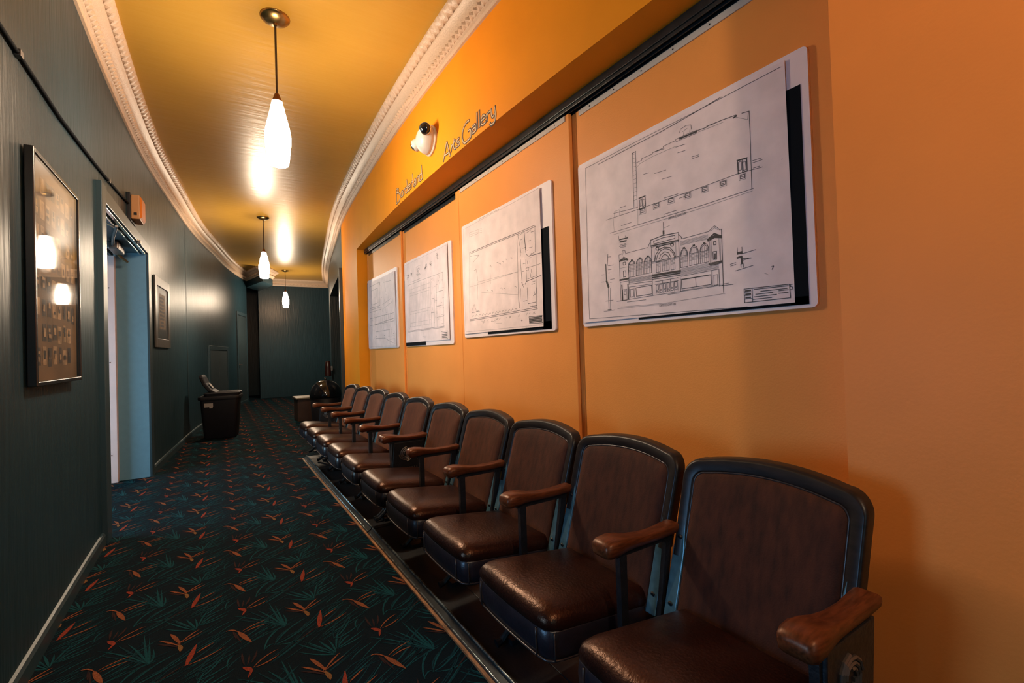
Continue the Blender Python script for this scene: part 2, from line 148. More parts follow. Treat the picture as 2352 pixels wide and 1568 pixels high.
def PR(y, z, off=0.): return Vector((xR(y), y, z)) + nR(y)*off
def frange(a, b, st):
    n = max(1, int(round((b-a)/st))); return [a+(b-a)*i/n for i in range(n+1)]

# ------------------------------------------------------------------ materials
def mat(name, col, rough=.6, metal=0., spec=.5, var=0., vscale=8., vmap=(1, 1, 1), bump=0., bscale=60., bmap=(1, 1, 1), bdist=.01, coat=0., sheen=0., tint=None, emit=None, estr=0., rvar=0.):
    m = bpy.data.materials.new(name); m.use_nodes = True
    nt = m.node_tree; nd = nt.nodes; b = nd['Principled BSDF']
    b.inputs['Base Color'].default_value = (*col, 1); b.inputs['Roughness'].default_value = rough
    b.inputs['Metallic'].default_value = metal; b.inputs['Specular IOR Level'].default_value = spec
    if tint: b.inputs['Specular Tint'].default_value = (*tint, 1)
    if coat: b.inputs['Coat Weight'].default_value = coat; b.inputs['Coat Roughness'].default_value = .15
    if sheen: b.inputs['Sheen Weight'].default_value = sheen; b.inputs['Sheen Roughness'].default_value = .4; b.inputs['Sheen Tint'].default_value = (1, .42, .22, 1)
    if emit: b.inputs['Emission Color'].default_value = (*emit, 1); b.inputs['Emission Strength'].default_value = estr
    tc = nd.new('ShaderNodeTexCoord')
    def noise(scale, mp, det=4):
        mpn = nd.new('ShaderNodeMapping'); mpn.inputs['Scale'].default_value = mp
        nt.links.new(tc.outputs['Object'], mpn.inputs['Vector'])
        n = nd.new('ShaderNodeTexNoise'); n.inputs['Scale'].default_value = scale; n.inputs['Detail'].default_value = det
        nt.links.new(mpn.outputs['Vector'], n.inputs['Vector']); return n
    if var or rvar:
        n = noise(vscale, vmap)
        if var:
            mx = nd.new('ShaderNodeMix'); mx.data_type = 'RGBA'
            mx.inputs[6].default_value = tuple(min(1, c*(1-var)) for c in col)+(1,); mx.inputs[7].default_value = tuple(min(1, c*(1+var)) for c in col)+(1,)
            cr = nd.new('ShaderNodeMapRange'); cr.inputs[1].default_value = .3; cr.inputs[2].default_value = .7
            nt.links.new(n.outputs['Fac'], cr.inputs[0]); nt.links.new(cr.outputs[0], mx.inputs[0]); nt.links.new(mx.outputs[2], b.inputs['Base Color'])
        if rvar:
            cr = nd.new('ShaderNodeMapRange'); cr.inputs[1].default_value = .3; cr.inputs[2].default_value = .7; cr.inputs[3].default_value = max(.05, rough-rvar); cr.inputs[4].default_value = min(1, rough+rvar)
            nt.links.new(n.outputs['Fac'], cr.inputs[0]); nt.links.new(cr.outputs[0], b.inputs['Roughness'])
    if bump:
        n = noise(bscale, bmap, 3); bp = nd.new('ShaderNodeBump'); bp.inputs['Strength'].default_value = bump; bp.inputs['Distance'].default_value = bdist
        nt.links.new(n.outputs['Fac'], bp.inputs['Height']); nt.links.new(bp.outputs['Normal'], b.inputs['Normal'])
    return m

M = {}
M['fascia'] = mat('gold_orange_paint', (.80, .270, .010), .6, spec=.15, var=.04, vscale=3, bump=.08, bscale=120)
M['panel'] = mat('orange_panel_paint', (.82, .295, .062), .5, spec=.22, var=.05, vscale=2, bump=.1, bscale=160)
M['jamb'] = mat('orange_jamb_paint', (.84, .245, .045), .5, spec=.2, var=.04, vscale=3, bump=.05, bscale=90)
M['grey_wall'] = mat('grey_wall_covering', (.013, .034, .046), .36, spec=.21, tint=(1, .72, .54), var=.14, vscale=1.2, vmap=(30, 30, 2.2), bump=.45, bscale=1, bmap=(42, 42, 3.0), bdist=.010)
M['grey_trim'] = mat('grey_trim_paint', (.022, .044, .056), .35, var=.06, vscale=6)
M['teal_jamb'] = mat('blue_grey_jamb_paint', (.10, .22, .30), .5, var=.05, vscale=20)
M['ceiling'] = mat('gold_ceiling_paint', (.50, .275, .040), .34, var=.05, vscale=2, bump=.16, bscale=1, bmap=(3.0, 16, 10), bdist=.02)
M['cornice'] = mat('cream_cornice_paint', (.58, .42, .30), .38, var=.05, vscale=50, bump=.5, bscale=90, bdist=.006)
M['carpet'] = mat('dark_carpet', (.0007, .0050, .0088), .95, spec=.1, var=.4, vscale=200, bump=.4, bscale=500, bdist=.004)
CP = [(.0025, .021, .029), (.0035, .040, .049), (.16, .050, .021), (.17, .027, .014), (.022, .010, .010), (.14, .066, .023)]
CM = [M['carpet']] + [mat('carpet_yarn_%d' % i, c, .95, spec=.1, var=.45, vscale=260) for i, c in enumerate(CP)]
M['wood'] = mat('dark_stained_wood', (.010, .0060, .0052), .38, var=.5, vscale=5, vmap=(3, 3, 18), spec=.3)
M['arm'] = mat('polished_arm_wood', (.082, .020, .0065), .36, var=.5, vscale=6, vmap=(3, 22, 22), spec=.45, tint=(1, .6, .4), bump=.05, bscale=60)
M['velvet'] = mat('brown_velvet', (.034, .0082, .0032), .78, spec=.2, var=.5, vscale=20, vmap=(1, 2.2, .7), sheen=.4, bump=.15, bscale=240)
M['leather'] = mat('brown_leather', (.015, .0043, .0032), .33, spec=.5, tint=(1, .52, .32), var=.25, vscale=12, rvar=.03, bump=.25, bscale=110, bdist=.006)
M['apron'] = mat('dark_vinyl', (.012, .009, .013), .35, var=.3, vscale=20, bump=.1, bscale=120)
M['piping'] = mat('worn_piping', (.035, .024, .022), .3, var=.4, vscale=60)
M['iron'] = mat('black_cast_iron', (.010, .010, .012), .42, metal=.3, var=.3, vscale=30, bump=.2, bscale=80)
M['steel'] = mat('daylight_tinted_steel', (.07, .15, .18), .32, metal=.35, var=.2, vscale=40)  # teal daylight reflected by the seat wings is put into this colour
M['platform'] = mat('black_platform', (.008, .008, .009), .5, var=.3, vscale=10, bump=.1, bscale=60)
M['nosing'] = mat('worn_aluminium', (.34, .40, .40), .32, metal=.85, var=.7, vscale=14, vmap=(6, 2, 6), rvar=.12)
M['edge_wood'] = mat('worn_wood_edge', (.34, .15, .06), .6, var=.5, vscale=10, vmap=(8, 2, 8))
M['brass'] = mat('antique_brass', (.36, .23, .085), .28, metal=1., var=.15, vscale=12)
M['bronze'] = mat('bronze_cap', (.16, .06, .025), .4, metal=.7)
M['cord'] = mat('lamp_cord', (.05, .03, .02), .5)
M['glass_lit'] = mat('lit_opal_glass', (1, .95, .88), .4, emit=(1.0, .79, .57), estr=LAMP_L)
M['white'] = mat('white_plastic', (.56, .51, .47), .38)
M['black_gloss'] = mat('black_gloss', (.006, .006, .008), .08, spec=.6)
M['chrome'] = mat('chrome_ring', (.75, .7, .62), .15, metal=1.)
M['board'] = mat('white_foam_board', (.80, .66, .64), .5, var=.04, vscale=5)
M['paper'] = mat('tracing_paper', (.80, .64, .62), .6, var=.10, vscale=9, bump=.22, bscale=7, bdist=.02)
M['ink'] = mat('drawing_ink', (.055, .045, .042), .7)
M['ink_soft'] = mat('faint_drawing_ink', (.20, .165, .15), .7)
M['black_card'] = mat('black_card', (.004, .006, .009), .8, spec=.08)
M['letter_dark'] = mat('dark_vinyl_letter', (.030, .008, .012), .5)
M['letter_fill'] = mat('cream_vinyl_letter', (.62, .46, .28), .45)
M['rail_white'] = mat('pale_rail', (.52, .44, .37), .35)
M['rail_dark'] = mat('dark_aluminium', (.045, .050, .050), .35, metal=.6, var=.2, vscale=20)
M['bin'] = mat('dark_plastic', (.006, .0055, .009), .55, spec=.35, var=.15, vscale=10)
M['tan'] = mat('tan_plastic', (.42, .20, .075), .5)
M['horn_front'] = mat('orange_lit_plastic', (.62, .17, .02), .45)  # warm light on the alarm box front is put into its colour
M['frame_black'] = mat('black_metal_frame', (.010, .011, .013), .25, spec=.6)
M['frame_grey'] = mat('grey_picture_frame', (.06, .055, .048), .35, var=.2, vscale=10)
M['print'] = mat('sepia_print', (.11, .060, .024), .6, var=.35, vscale=3)
M['print_pale'] = mat('aged_card', (.26, .16, .08), .6, var=.5, vscale=30)
M['print_dark'] = mat('dark_card', (.030, .020, .014), .6, var=.5, vscale=40)
M['door_paint'] = mat('pale_pink_door_paint', (.60, .46, .45), .45, var=.04, vscale=8)
M['hinge'] = mat('steel_hinge', (.18, .16, .15), .35, metal=.8)
M['grey_door'] = mat('dark_door_and_shade_paint', (.022, .036, .042), .45, var=.1, vscale=6)
M['pale_label'] = mat('pale_label', (.32, .30, .28), .6)
M['dark_wood'] = mat('dark_cabinet_wood', (.035, .016, .010), .4, var=.3, vscale=6)
M['pale_top'] = mat('pale_laminate', (.16, .13, .09), .5)
M['side_room'] = mat('pale_side_room_paint', (.35, .36, .36), .7)
M['dark_red'] = mat('dark_red_enamel', (.040, .010, .008), .35)
g = bpy.data.materials.new('picture_glass'); g.use_nodes = True
gn = g.node_tree; gb = gn.nodes['Principled BSDF']; out = gn.nodes['Material Output']
gl = gn.nodes.new('ShaderNodeBsdfGlossy'); gl.inputs['Roughness'].default_value = .03
tr = gn.nodes.new('ShaderNodeBsdfTransparent'); fr = gn.nodes.new('ShaderNodeFresnel'); fr.inputs['IOR'].default_value = 1.5
mxs = gn.nodes.new('ShaderNodeMixShader'); geo = gn.nodes.new('ShaderNodeNewGeometry'); inv = gn.nodes.new('ShaderNodeMath'); inv.operation = 'SUBTRACT'; inv.inputs[0].default_value = 1; gn.links.new(geo.outputs['Backfacing'], inv.inputs[1])
mul = gn.nodes.new('ShaderNodeMath'); mul.operation = 'MULTIPLY'; gn.links.new(fr.outputs[0], mul.inputs[0]); gn.links.new(inv.outputs[0], mul.inputs[1]); gn.links.new(mul.outputs[0], mxs.inputs[0]); gn.links.new(tr.outputs[0], mxs.inputs[1]); gn.links.new(gl.outputs[0], mxs.inputs[2]); gn.links.new(mxs.outputs[0], out.inputs['Surface'])
M['glass'] = g

CEIL = 3.40; CB = 3.215; SOF = 2.545; D = 1.705
Y0 = -2.9; YEND = 15.0

# ------------------------------------------------------------------ the setting
def ribbon(mb, pts, widths, z, mi):
    n = len(pts); L = []; R = []
    for i in range(n):
        a = Vector(pts[max(0, i-1)]); b = Vector(pts[min(n-1, i+1)]); t = (b-a)
        t = t.normalized() if t.length > 0 else Vector((1, 0))
        p = Vector((-t.y, t.x))*widths[i]*.5
        c = Vector(pts[i]); L.append((c.x+p.x, c.y+p.y, z)); R.append((c.x-p.x, c.y-p.y, z))
    vs = L+R; mb.add(vs, [(i, i+1, n+i+1, n+i) for i in range(n-1)], mi)

fl = MB(); fl.quad((-3.6, Y0, 0), (4.4, Y0, 0), (4.4, 17.5, 0), (-3.6, 17.5, 0), 0)
TX, TY, TSX = .475, .493, -.033
random.seed(4)
blades = []
# long parallel leaf streaks that run across the corridor between the flowers
for q in range(9):
    bx0, by0 = random.uniform(0, TX), random.uniform(0, TY); an = math.radians(random.uniform(14, 40)); Ls = random.uniform(.15, .26); bend = random.uniform(-.18, .22)
    for k in range(random.choice((3, 4, 5))):
        oy_ = k*random.uniform(.011, .017); sh_ = random.uniform(-.03, .03); pts_ = []
        for t in (0, .2, .4, .6, .8, 1):
            a_ = an + bend*(t-.5) + (k-1.5)*.045; pts_.append((bx0+sh_+Ls*t*math.cos(a_), 2.2+by0+oy_+Ls*t*math.sin(a_)))
        blades.append((0 if (q+k) % 3 else 1, [x*random.uniform(.0042, .0068) for x in (.3, .8, 1, .9, .6, .08)], pts_))
for bl in CARPET:
    k, wd = bl[0], bl[1]; P = [(bl[2+2*i]/1000, bl[3+2*i]/1000) for i in range((len(bl)-2)//2)]
    # smooth the three traced points into a tapering blade
    if len(P) == 3:
        Q = []
        for t in (0, .15, .32, .5, .68, .85, 1):
            a = (1-t)*(1-t); c = t*t; b_ = 2*t*(1-t)
            mx, my = 2*P[1][0]-.5*(P[0][0]+P[2][0]), 2*P[1][1]-.5*(P[0][1]+P[2][1])
            Q.append((a*P[0][0]+b_*mx+c*P[2][0], a*P[0][1]+b_*my+c*P[2][1]))
        W = [.25, .62, .92, 1, .85, .5, .08]
    else:
        Q = [(P[0][0]+(P[1][0]-P[0][0])*t, P[0][1]+(P[1][1]-P[0][1])*t) for t in (0, .3, .6, 1)]; W = [.4, .9, 1, .2]
    blades.append((k, [x*wd*.00078 for x in W], Q))
for i in range(-2, 7):
    for j in range(-4, 27):
        for n_, (k, W, Q) in enumerate(blades):
            ox = i*TX; oy = j*TY + i*TSX
            pts = [(x+ox, y+oy) for x, y in Q]
            cx_, cy_ = pts[len(pts)//2]
            if cy_ < .9 or cy_ > 14.6 or cx_ > 1.75+max(0, cy_-8)*.2: continue
            if cx_ < xL(cy_)-.25 and not (3.9 < cy_ < 6.3 and cx_ > -1.1): continue
            ribbon(fl, pts, W, .0006+.00006*(n_ % 9)+(.0006 if k > 1 else 0), k+1)
struct(fl.build('floor', CM))

ce = MB(); ys = frange(Y0, 16.5, .4)
for a, b in zip(ys[:-1], ys[1:]):
    q = lambda y, s: ((xL(min(y, 15)) - .3) if s == 0 else xR(min(y, 15))+.5)
    ce.quad((q(a, 0), a, CEIL), (q(a, 1), a, CEIL), (q(b, 1), b, CEIL), (q(b, 0), b, CEIL))
struct(ce.build('ceiling', M['ceiling'], smooth=True))

DY0, DY1, DZ = 4.12, 6.00, 2.27
wl = MB()
def strip(mb, P, ya, yb, za, zb, st=.12, mi=0, off=0.):
    ys = frange(ya, yb, st)
    for a, b in zip(ys[:-1], ys[1:]):
        mb.quad(P(a, za, off), P(b, za, off), P(b, zb, off), P(a, zb, off), mi)
WL_END = 14.35
EY0, EY1, EZ = .28, 1.25, 2.10
strip(wl, PL, Y0, EY0, 0, CEIL); strip(wl, PL, EY0, EY1, EZ, CEIL); strip(wl, PL, EY1, DY0, 0, CEIL); strip(wl, PL, DY0, DY1, DZ, CEIL); strip(wl, PL, DY1, WL_END, 0, CEIL)
pe = PL(WL_END, 0)
wl.quad((pe.x, WL_END, 0), (pe.x-1.0, WL_END+.35, 0), (pe.x-1.0, WL_END+.35, CEIL), (pe.x, WL_END, CEIL))
struct(wl.build('wall_left', M['grey_wall'], smooth=False))
# door reveal
rv = MB(); RD = .24
for y in (DY0, DY1):
    rv.quad((xL(y), y, 0), (xL(y)-RD, y-.0, 0), (xL(y)-RD, y, DZ), (xL(y), y, DZ))
struct(rv.build('trim_1', M['teal_jamb']))
rh = MB(); rh.quad((xL(DY0), DY0, DZ), (xL(DY1), DY1, DZ), (xL(DY1)-RD, DY1, DZ), (xL(DY0)-RD, DY0, DZ)); struct(rh.build('trim_14', M['grey_door']))  # shade under the head is put in with a darker colour than the sides
# casing round the opening (proud of the wall)
cs = MB()
def casing_box(ya, yb, za, zb, pr, mi=0):
    a, b = PL(ya, za), PL(yb, za); n = nL((ya+yb)/2)
    vs = [a-n*.01, b-n*.01, b+n*pr, a+n*pr]; cs.add(vs+[v+Vector((0, 0, zb-za)) for v in vs], [(0, 1, 2, 3), (4, 7, 6, 5), (0, 4, 5, 1), (1, 5, 6, 2), (2, 6, 7, 3), (3, 7, 4, 0)], mi)
casing_box(3.985, DY0, 0, DZ+.10, .030); casing_box(DY1, DY1+.12, 0, DZ+.10, .020)
casing_box(DY0, DY1, DZ, DZ+.10, .020)
struct(cs.build('trim_2', M['grey_trim'], bevel=.004))
hs = MB()
hs.obox((xL(5.06)+.004, 5.06, DZ-.006), tL(5.06)*.93, nL(5.06)*.012, Vector((0, 0, .006)))
hs.obox((xL(5.06)-.03, 5.06, DZ-.010), tL(5.06)*.93, nL(5.06)*.006, Vector((0, 0, .010)))
struct(hs.build('trim_3', M['chrome'], bevel=.002))

# open door: the pale hinge jamb beyond the reveal, with its hinges and head closer
def setk(o, lab=None):
    if lab: o['label'] = lab
    return o
dx = xL(DY1)-RD
dj = MB(); dj.box(dx-.085, dx, DY1-.075, DY1+.03, 0, DZ-.05)
d1 = struct(dj.build('door_1', M['door_paint'], bevel=.004))
d2 = MB(); d2.box(dx-.19, dx-.095, DY1-.055, DY1+.03, 0, DZ-.05)
d2.box(dx-.095, dx-.085, DY1-.03, DY1+.03, 0, DZ-.05)
d2.build('hinge_jamb', M['door_paint'], d1, bevel=.003)
for z in (.12, 1.93):
    h_ = MB(); h_.box(dx-.17, dx-.125, DY1-.060, DY1-.053, z, z+.13)
    hh = h_.build('hinge', M['hinge'], d1, bevel=.001); setk(hh, 'steel hinge plate')
for x_, y_, zs in ((dx-.145, DY1-.055, (.05, .10, .30, 1.16, 1.86, 2.10)), (dx-.045, DY1-.075, (.27, 1.17, 1.90))):
    for z in zs:
        sc_ = MB(); sc_.lathe([(.006, 0), (.004, .003)], (x_, y_, z), (0, -1, 0), 10); sc_.build('screw', M['frame_black'], d1)
hd = MB(); hd.box(dx-.2, dx-.02, DY0+.02, DY1+.02, DZ-.05, DZ-.012); hd.build('door_head', M['grey_door'], d1, bevel=.003)
# door closer
t = thing('door_closer', 'dark door closer with a bent arm under the head of the left doorway', 'door closer', (dx+.10, DY1-.5, DZ-.02))
c = MB(); c.box(dx+.03, dx+.11, DY1-.62, DY1-.30, DZ-.085, DZ-.013); c.build('closer_body', M['hinge'], t, bevel=.012)
c = MB(); c.tube([(dx+.07, DY1-.62, DZ-.05), (dx+.12, DY1-.95, DZ-.06), (dx+.20, DY1-1.35, DZ-.045)], .010, 8); c.build('closer_arm', M['hinge'], t)
c = MB(); c.tube([(dx+.07, DY1-.33, DZ-.09), (dx+.11, DY1-.16, DZ-.12)], .012, 8); c.build('closer_lever', M['brass'], t)
t = thing('stay_rod', 'thin metal rod crossing the top of the left doorway', 'rod', (xL(5.2), 5.2, DZ-.05))
c = MB(); c.tube([(xL(5.45)+.035, 5.45, DZ+.012), (xL(4.4)-.1, 4.35, DZ-.045)], .007, 8); c.build('rod', M['chrome'], t)
c = MB(); c.obox((xL(5.48)+.03, 5.47, DZ+.005), tL(5.4)*.03, nL(5.4)*.014, (0, 0, .018)); c.build('bracket', M['hinge'], t, bevel=.003)

# side room beyond the left doorway
sr = MB()
sr.quad((-3.2, 2.6, 0), (-3.2, 7.6, 0), (-3.2, 7.6, 3.0), (-3.2, 2.6, 3.0))
sr.quad((-3.2, 7.6, 0), (xL(7.0)-.3, 7.6, 0), (xL(7.0)-.3, 7.6, 3.0), (-3.2, 7.6, 3.0))
sr.quad((-3.2, 2.6, 0), (xL(3)-.12, 2.6, 0), (xL(3)-.12, 2.6, 3.0), (-3.2, 2.6, 3.0))
struct(sr.build('wall_side_room', M['side_room']))
s2 = MB(); s2.quad((-3.2, 2.6, 3.0), (xL(3)-.05, 2.6, 3.0), (xL(7)-.12, 7.6, 3.0), (-3.2, 7.6, 3.0)); struct(s2.build('ceiling_side_room', M['side_room']))

# entry vestibule beside the camera, its opening is out of view
en = MB()
en.quad((-2.0, -.3, 0), (-2.0, 2.0, 0), (-2.0, 2.0, 2.6), (-2.0, -.3, 2.6)); en.quad((-2.0, -.3, 0), (xL(EY0), EY0, 0), (xL(EY0), EY0, 2.6), (-2.0, -.3, 2.6)); en.quad((-2.0, 2.0, 0), (xL(EY1), EY1, 0), (xL(EY1), EY1, 2.6), (-2.0, 2.0, 2.6))
en.quad((-2.0, -.3, 2.6), (xL(EY0), EY0, 2.6), (xL(EY1), EY1, 2.6), (-2.0, 2.0, 2.6))
struct(en.build('wall_entry', M['side_room']))
# baseboards on the left wall
def sweep_base(name, ya, yb):
    mb = MB(); rings = []
    for y in frange(ya, yb, .15):
        rings.append([PL(y, 0, -.005), PL(y, 0, .018), PL(y, .062, .018), PL(y, .075, .010), PL(y, .082, -.005)])
    mb.loft(rings, True, True); struct(mb.build(name, M['grey_trim']))
sweep_base('baseboard_left', EY1, 3.985); sweep_base('baseboard_left_near', Y0, EY0); sweep_base('baseboard_left_far', DY1+.12, WL_END)

# right wall: orange header over the recess, then orange pier, then grey wall
YA = 6.22; YO = 7.72; YN = .63
wr = MB(); strip(wr, PR, YN, YA, SOF, CEIL); strip(wr, PR, YA, YO, 0, CEIL); None
wr.quad((xR(YN), YN, 0), (1.8, YN, 0), (1.8, YN, SOF), (xR(YN), YN, SOF))
ys = frange(YN, YA, .12)
for a, b in zip(ys[:-1], ys[1:]):
    wr.quad(PR(a, SOF), PR(b, SOF), (max(1.8, xR(b)), b, SOF), (max(1.8, xR(a)), a, SOF))
wr.quad((xR(YA), YA, 0), (1.8, YA, 0), (1.8, YA, SOF), (xR(YA), YA, SOF))
struct(wr.build('wall_right', M['fascia'], smooth=False))
wn = MB(); strip(wn, PR, Y0, YN, 0, CEIL); struct(wn.build('wall_right_near', M['jamb']))
wa = MB(); wa.quad((1.8, YN, 0), (1.8, YA, 0), (1.8, YA, SOF), (1.8, YN, SOF)); struct(wa.build('wall_right_recess', M['jamb']))
wg = MB(); YR0, YR1, ZR = 8.0, 11.6, 2.56
strip(wg, PR, YO, YR0, 0, CEIL); strip(wg, PR, YR0, YR1, ZR, CEIL); strip(wg, PR, YR1, YEND+.2, 0, CEIL)
strip(wg, PR, YR0, YR1, 0, ZR, off=-.42)
for y in (YR0, YR1):
    wg.quad(PR(y, 0), PR(y, 0, -.42), PR(y, ZR, -.42), PR(y, ZR))
ys = frange(YR0, YR1, .2)
for a, b in zip(ys[:-1], ys[1:]): wg.quad(PR(a, ZR), PR(b, ZR), PR(b, ZR, -.42), PR(a, ZR, -.42))
struct(wg.build('wall_right_far', M['grey_wall']))
tb = MB()
a, b = PR(YO, 0), PR(YO+.1, 0); n = nR(YO)
vs = [a-n*.01, b-n*.01, b+n*.05, a+n*.05]; tb.add(vs+[v+Vector((0, 0, 2.56)) for v in vs], [(0, 1, 2, 3), (4, 7, 6, 5), (0, 4, 5, 1), (1, 5, 6, 2), (2, 6, 7, 3), (3, 7, 4, 0)])
struct(tb.build('trim_4', M['grey_trim'], bevel=.004))

# end wall, passage beside it, bulkhead
we = MB(); we.box(1.0, 3.4, YEND, YEND+.15, 0, CEIL)
struct(we.build('wall_end', M['grey_wall']))
we = MB(); we.quad((-1.0, 16.4, 0), (3.4, 16.4, 0), (3.4, 16.4, CEIL), (-1.0, 16.4, CEIL)); struct(we.build('wall_passage', M['grey_wall']))
bk = MB(); ft = [(.70, 14.30), (.975, 12.97), (1.30, 14.60), (1.02, 15.0)]
ft = [(.68, 14.33), (.975, 13.0), (1.26, 13.75), (1.02, 14.98)]
bk.add([(x, y, 3.05) for x, y in ft]+[(x, y, CEIL) for x, y in ft], [(0, 1, 2, 3), (4, 7, 6, 5), (0, 4, 5, 1), (1, 5, 6, 2), (2, 6, 7, 3), (3, 7, 4, 0)])
struct(bk.build('wall_bulkhead', M['grey_wall']))
wb = MB(); strip(wb, PL, 8.47, 8.50, .08, CB, off=.004); struct(wb.build('trim_5', M['grey_door']))

# cornices
CPROF = [(-.01, CB), (.016, CB), (.022, CB+.020), (.034, CB+.026), (.036, CB+.034), (.052, CB+.036), (.068, CB+.046), (.070, CB+.062), (.042, CB+.074), (.042, CB+.088), (.078, CB+.100), (.096, CB+.120), (.106, CB+.128), (.106, CB+.136), (.126, CB+.134), (.146, CB+.142), (.160, CB+.158), (.158, CB+.174), (.150, CEIL+.005), (-.01, CEIL+.005)]
def cornice(name, pts, nrm, orn=True):
    mb = MB(); rings = []; s = 0
    for i, p in enumerate(pts):
        if i: s += (p-pts[i-1]).length
        k1 = .5+.5*math.sin(2*math.pi*s/.050); k2 = .5+.5*math.sin(2*math.pi*s/.070+1)
        r = []
        for q, (a, z) in enumerate(CPROF):
            d = 0
            if orn and q in (5, 6, 7): d = -.018*k1
            if orn and q in (14, 15, 16): d = -.018*k2
            r.append(p + nrm[i]*(a+d) + Vector((0, 0, z + (d*.4))))
        rings.append(r)
    mb.loft(rings, True, True)
    return struct(mb.build(name, M['cornice'], smooth=True, auto=35))
ys = frange(1.6, 14.3, .0085)
cornice('trim_6', [PL(y, 0) for y in ys], [nL(y) for y in ys])
ys = frange(1.2, 14.98, .0085)
cornice('trim_7', [PR(y, 0) for y in ys], [nR(y) for y in ys])
xs = frange(1.2, 2.95, .02)
cornice('trim_8', [Vector((x, YEND, 0)) for x in xs], [Vector((0, -1, 0))]*len(xs))
def seg(name, a, b):
    a, b = Vector((*a, 0)), Vector((*b, 0)); t = (b-a).normalized(); n = Vector((t.y, -t.x, 0))
    cornice(name, [a+(b-a)*i/20 for i in range(21)], [n]*21)
seg('trim_9', ft[0], ft[1]); seg('trim_10', ft[1], ft[2])
for nm, ya, yb, P in (('trim_11', Y0, 1.6, PL), ('trim_12', Y0, 1.2, PR)):
    ys = frange(ya, yb, .1); cornice(nm, [P(y, 0) for y in ys], [(nL if P is PL else nR)(y) for y in ys], False)

# far door and low access panel on the left wall
def wall_panel(name, ya, yb, za, zb, kind):
    n = nL((ya+yb)/2); root = None
    fr = MB()
    def bx(mb, y0, y1, z0, z1, p0, p1):
        vs = [PL(y0, z0, p0), PL(y1, z0, p0), PL(y1, z0, p1), PL(y0, z0, p1)]
        mb.add(vs+[v+Vector((0, 0, z1-z0)) for v in vs], [(0, 1, 2, 3), (4, 7, 6, 5), (0, 4, 5, 1), (1, 5, 6, 2), (2, 6, 7, 3), (3, 7, 4, 0)])
    w_ = .09
    bx(fr, ya, ya+w_, za, zb, -.01, .025); bx(fr, yb-w_, yb, za, zb, -.01, .025); bx(fr, ya+w_, yb-w_, zb-.08, zb, -.01, .025)
    root = struct(fr.build(name, M['grey_trim'], bevel=.003))
    if kind == 'door':
        d = MB(); bx(d, ya+w_, yb-w_, za, zb-.08, -.005, .006); d.build('door_leaf', M['grey_door'], root)
        h = MB(); c_ = PL(ya+w_+.07, 1.0, .006); h.lathe([(.028, 0), (.028, .012), (.012, .014), (.012, .04)], c_, nL(ya), 14)
        h.tube([c_+nL(ya)*.045, c_+nL(ya)*.045+tL(ya)*.12], .011, 8); h.build('door_handle', M['hinge'], root)
    else:
        m_ = (ya+yb)/2
        for a_, b_ in ((ya+w_, m_-.015), (m_+.015, yb-w_)):
            d = MB(); bx(d, a_, b_, za, zb-.08, -.005, .012); d.build('door_leaf', M['grey_door'], root, bevel=.004)
wall_panel('door_2', 13.22, 14.25, 0, 2.32, 'door')
wall_panel('door_3', 10.2, 12.2, .082, 1.42, 'panel')

# ------------------------------------------------------------------ sliding display panels and their track
tk = MB(); tk.box(1.655, 1.8, YN+.005, YA-.005, 2.505, SOF); tk.box(1.662, 1.668, YN+.005, YA-.005, 2.488, 2.505); tk.box(1.690, 1.696, YN+.005, YA-.005, 2.488, 2.505); tk.box(1.730, 1.736, YN+.005, YA-.005, 2.488, 2.505)
struct(tk.build('trim_13', M['rail_dark'], bevel=.002))
PAN = [(.65, 2.035, 1.716, 'tall orange sliding panel behind the largest drawing'),
       (2.0, 3.47, 1.684, 'tall orange sliding panel behind the second drawing from the right'), (3.43, 4.895, 1.716, 'tall orange sliding panel behind the third drawing from the right'),
       (4.86, 6.19, 1.690, 'tall orange sliding panel behind the farthest drawing')]
for i, (a, b, x, lab) in enumerate(PAN):
    t = thing('display_panel', lab, 'panel', (x+.01, (a+b)/2, .06), 'sliding display panels along the recess')
    p = MB(); p.box(x, x+.022, a, b, .06, 2.486); p.build('board', M['panel'], t, bevel=.003)
    r = MB(); r.box(x-.006, x, a+.03, b-.09, 2.452, 2.482); rl = r.build('hanging_rail', M['rail_white'] if i in (0, 1) else M['rail_dark'], t, bevel=.001)
    for k in range(7):
        q = MB(); q.lathe([(.004, 0), (.003, .002)], (x-.006, a+.12+k*(b-a-.3)/6, 2.467), (-1, 0, 0), 8); q.build('screw', M['frame_black'], rl)
    e = MB(); e.box(x-.002, x, b-.055, b-.002, .065, 2.48); e.build('edge_strip', M['panel'], t)

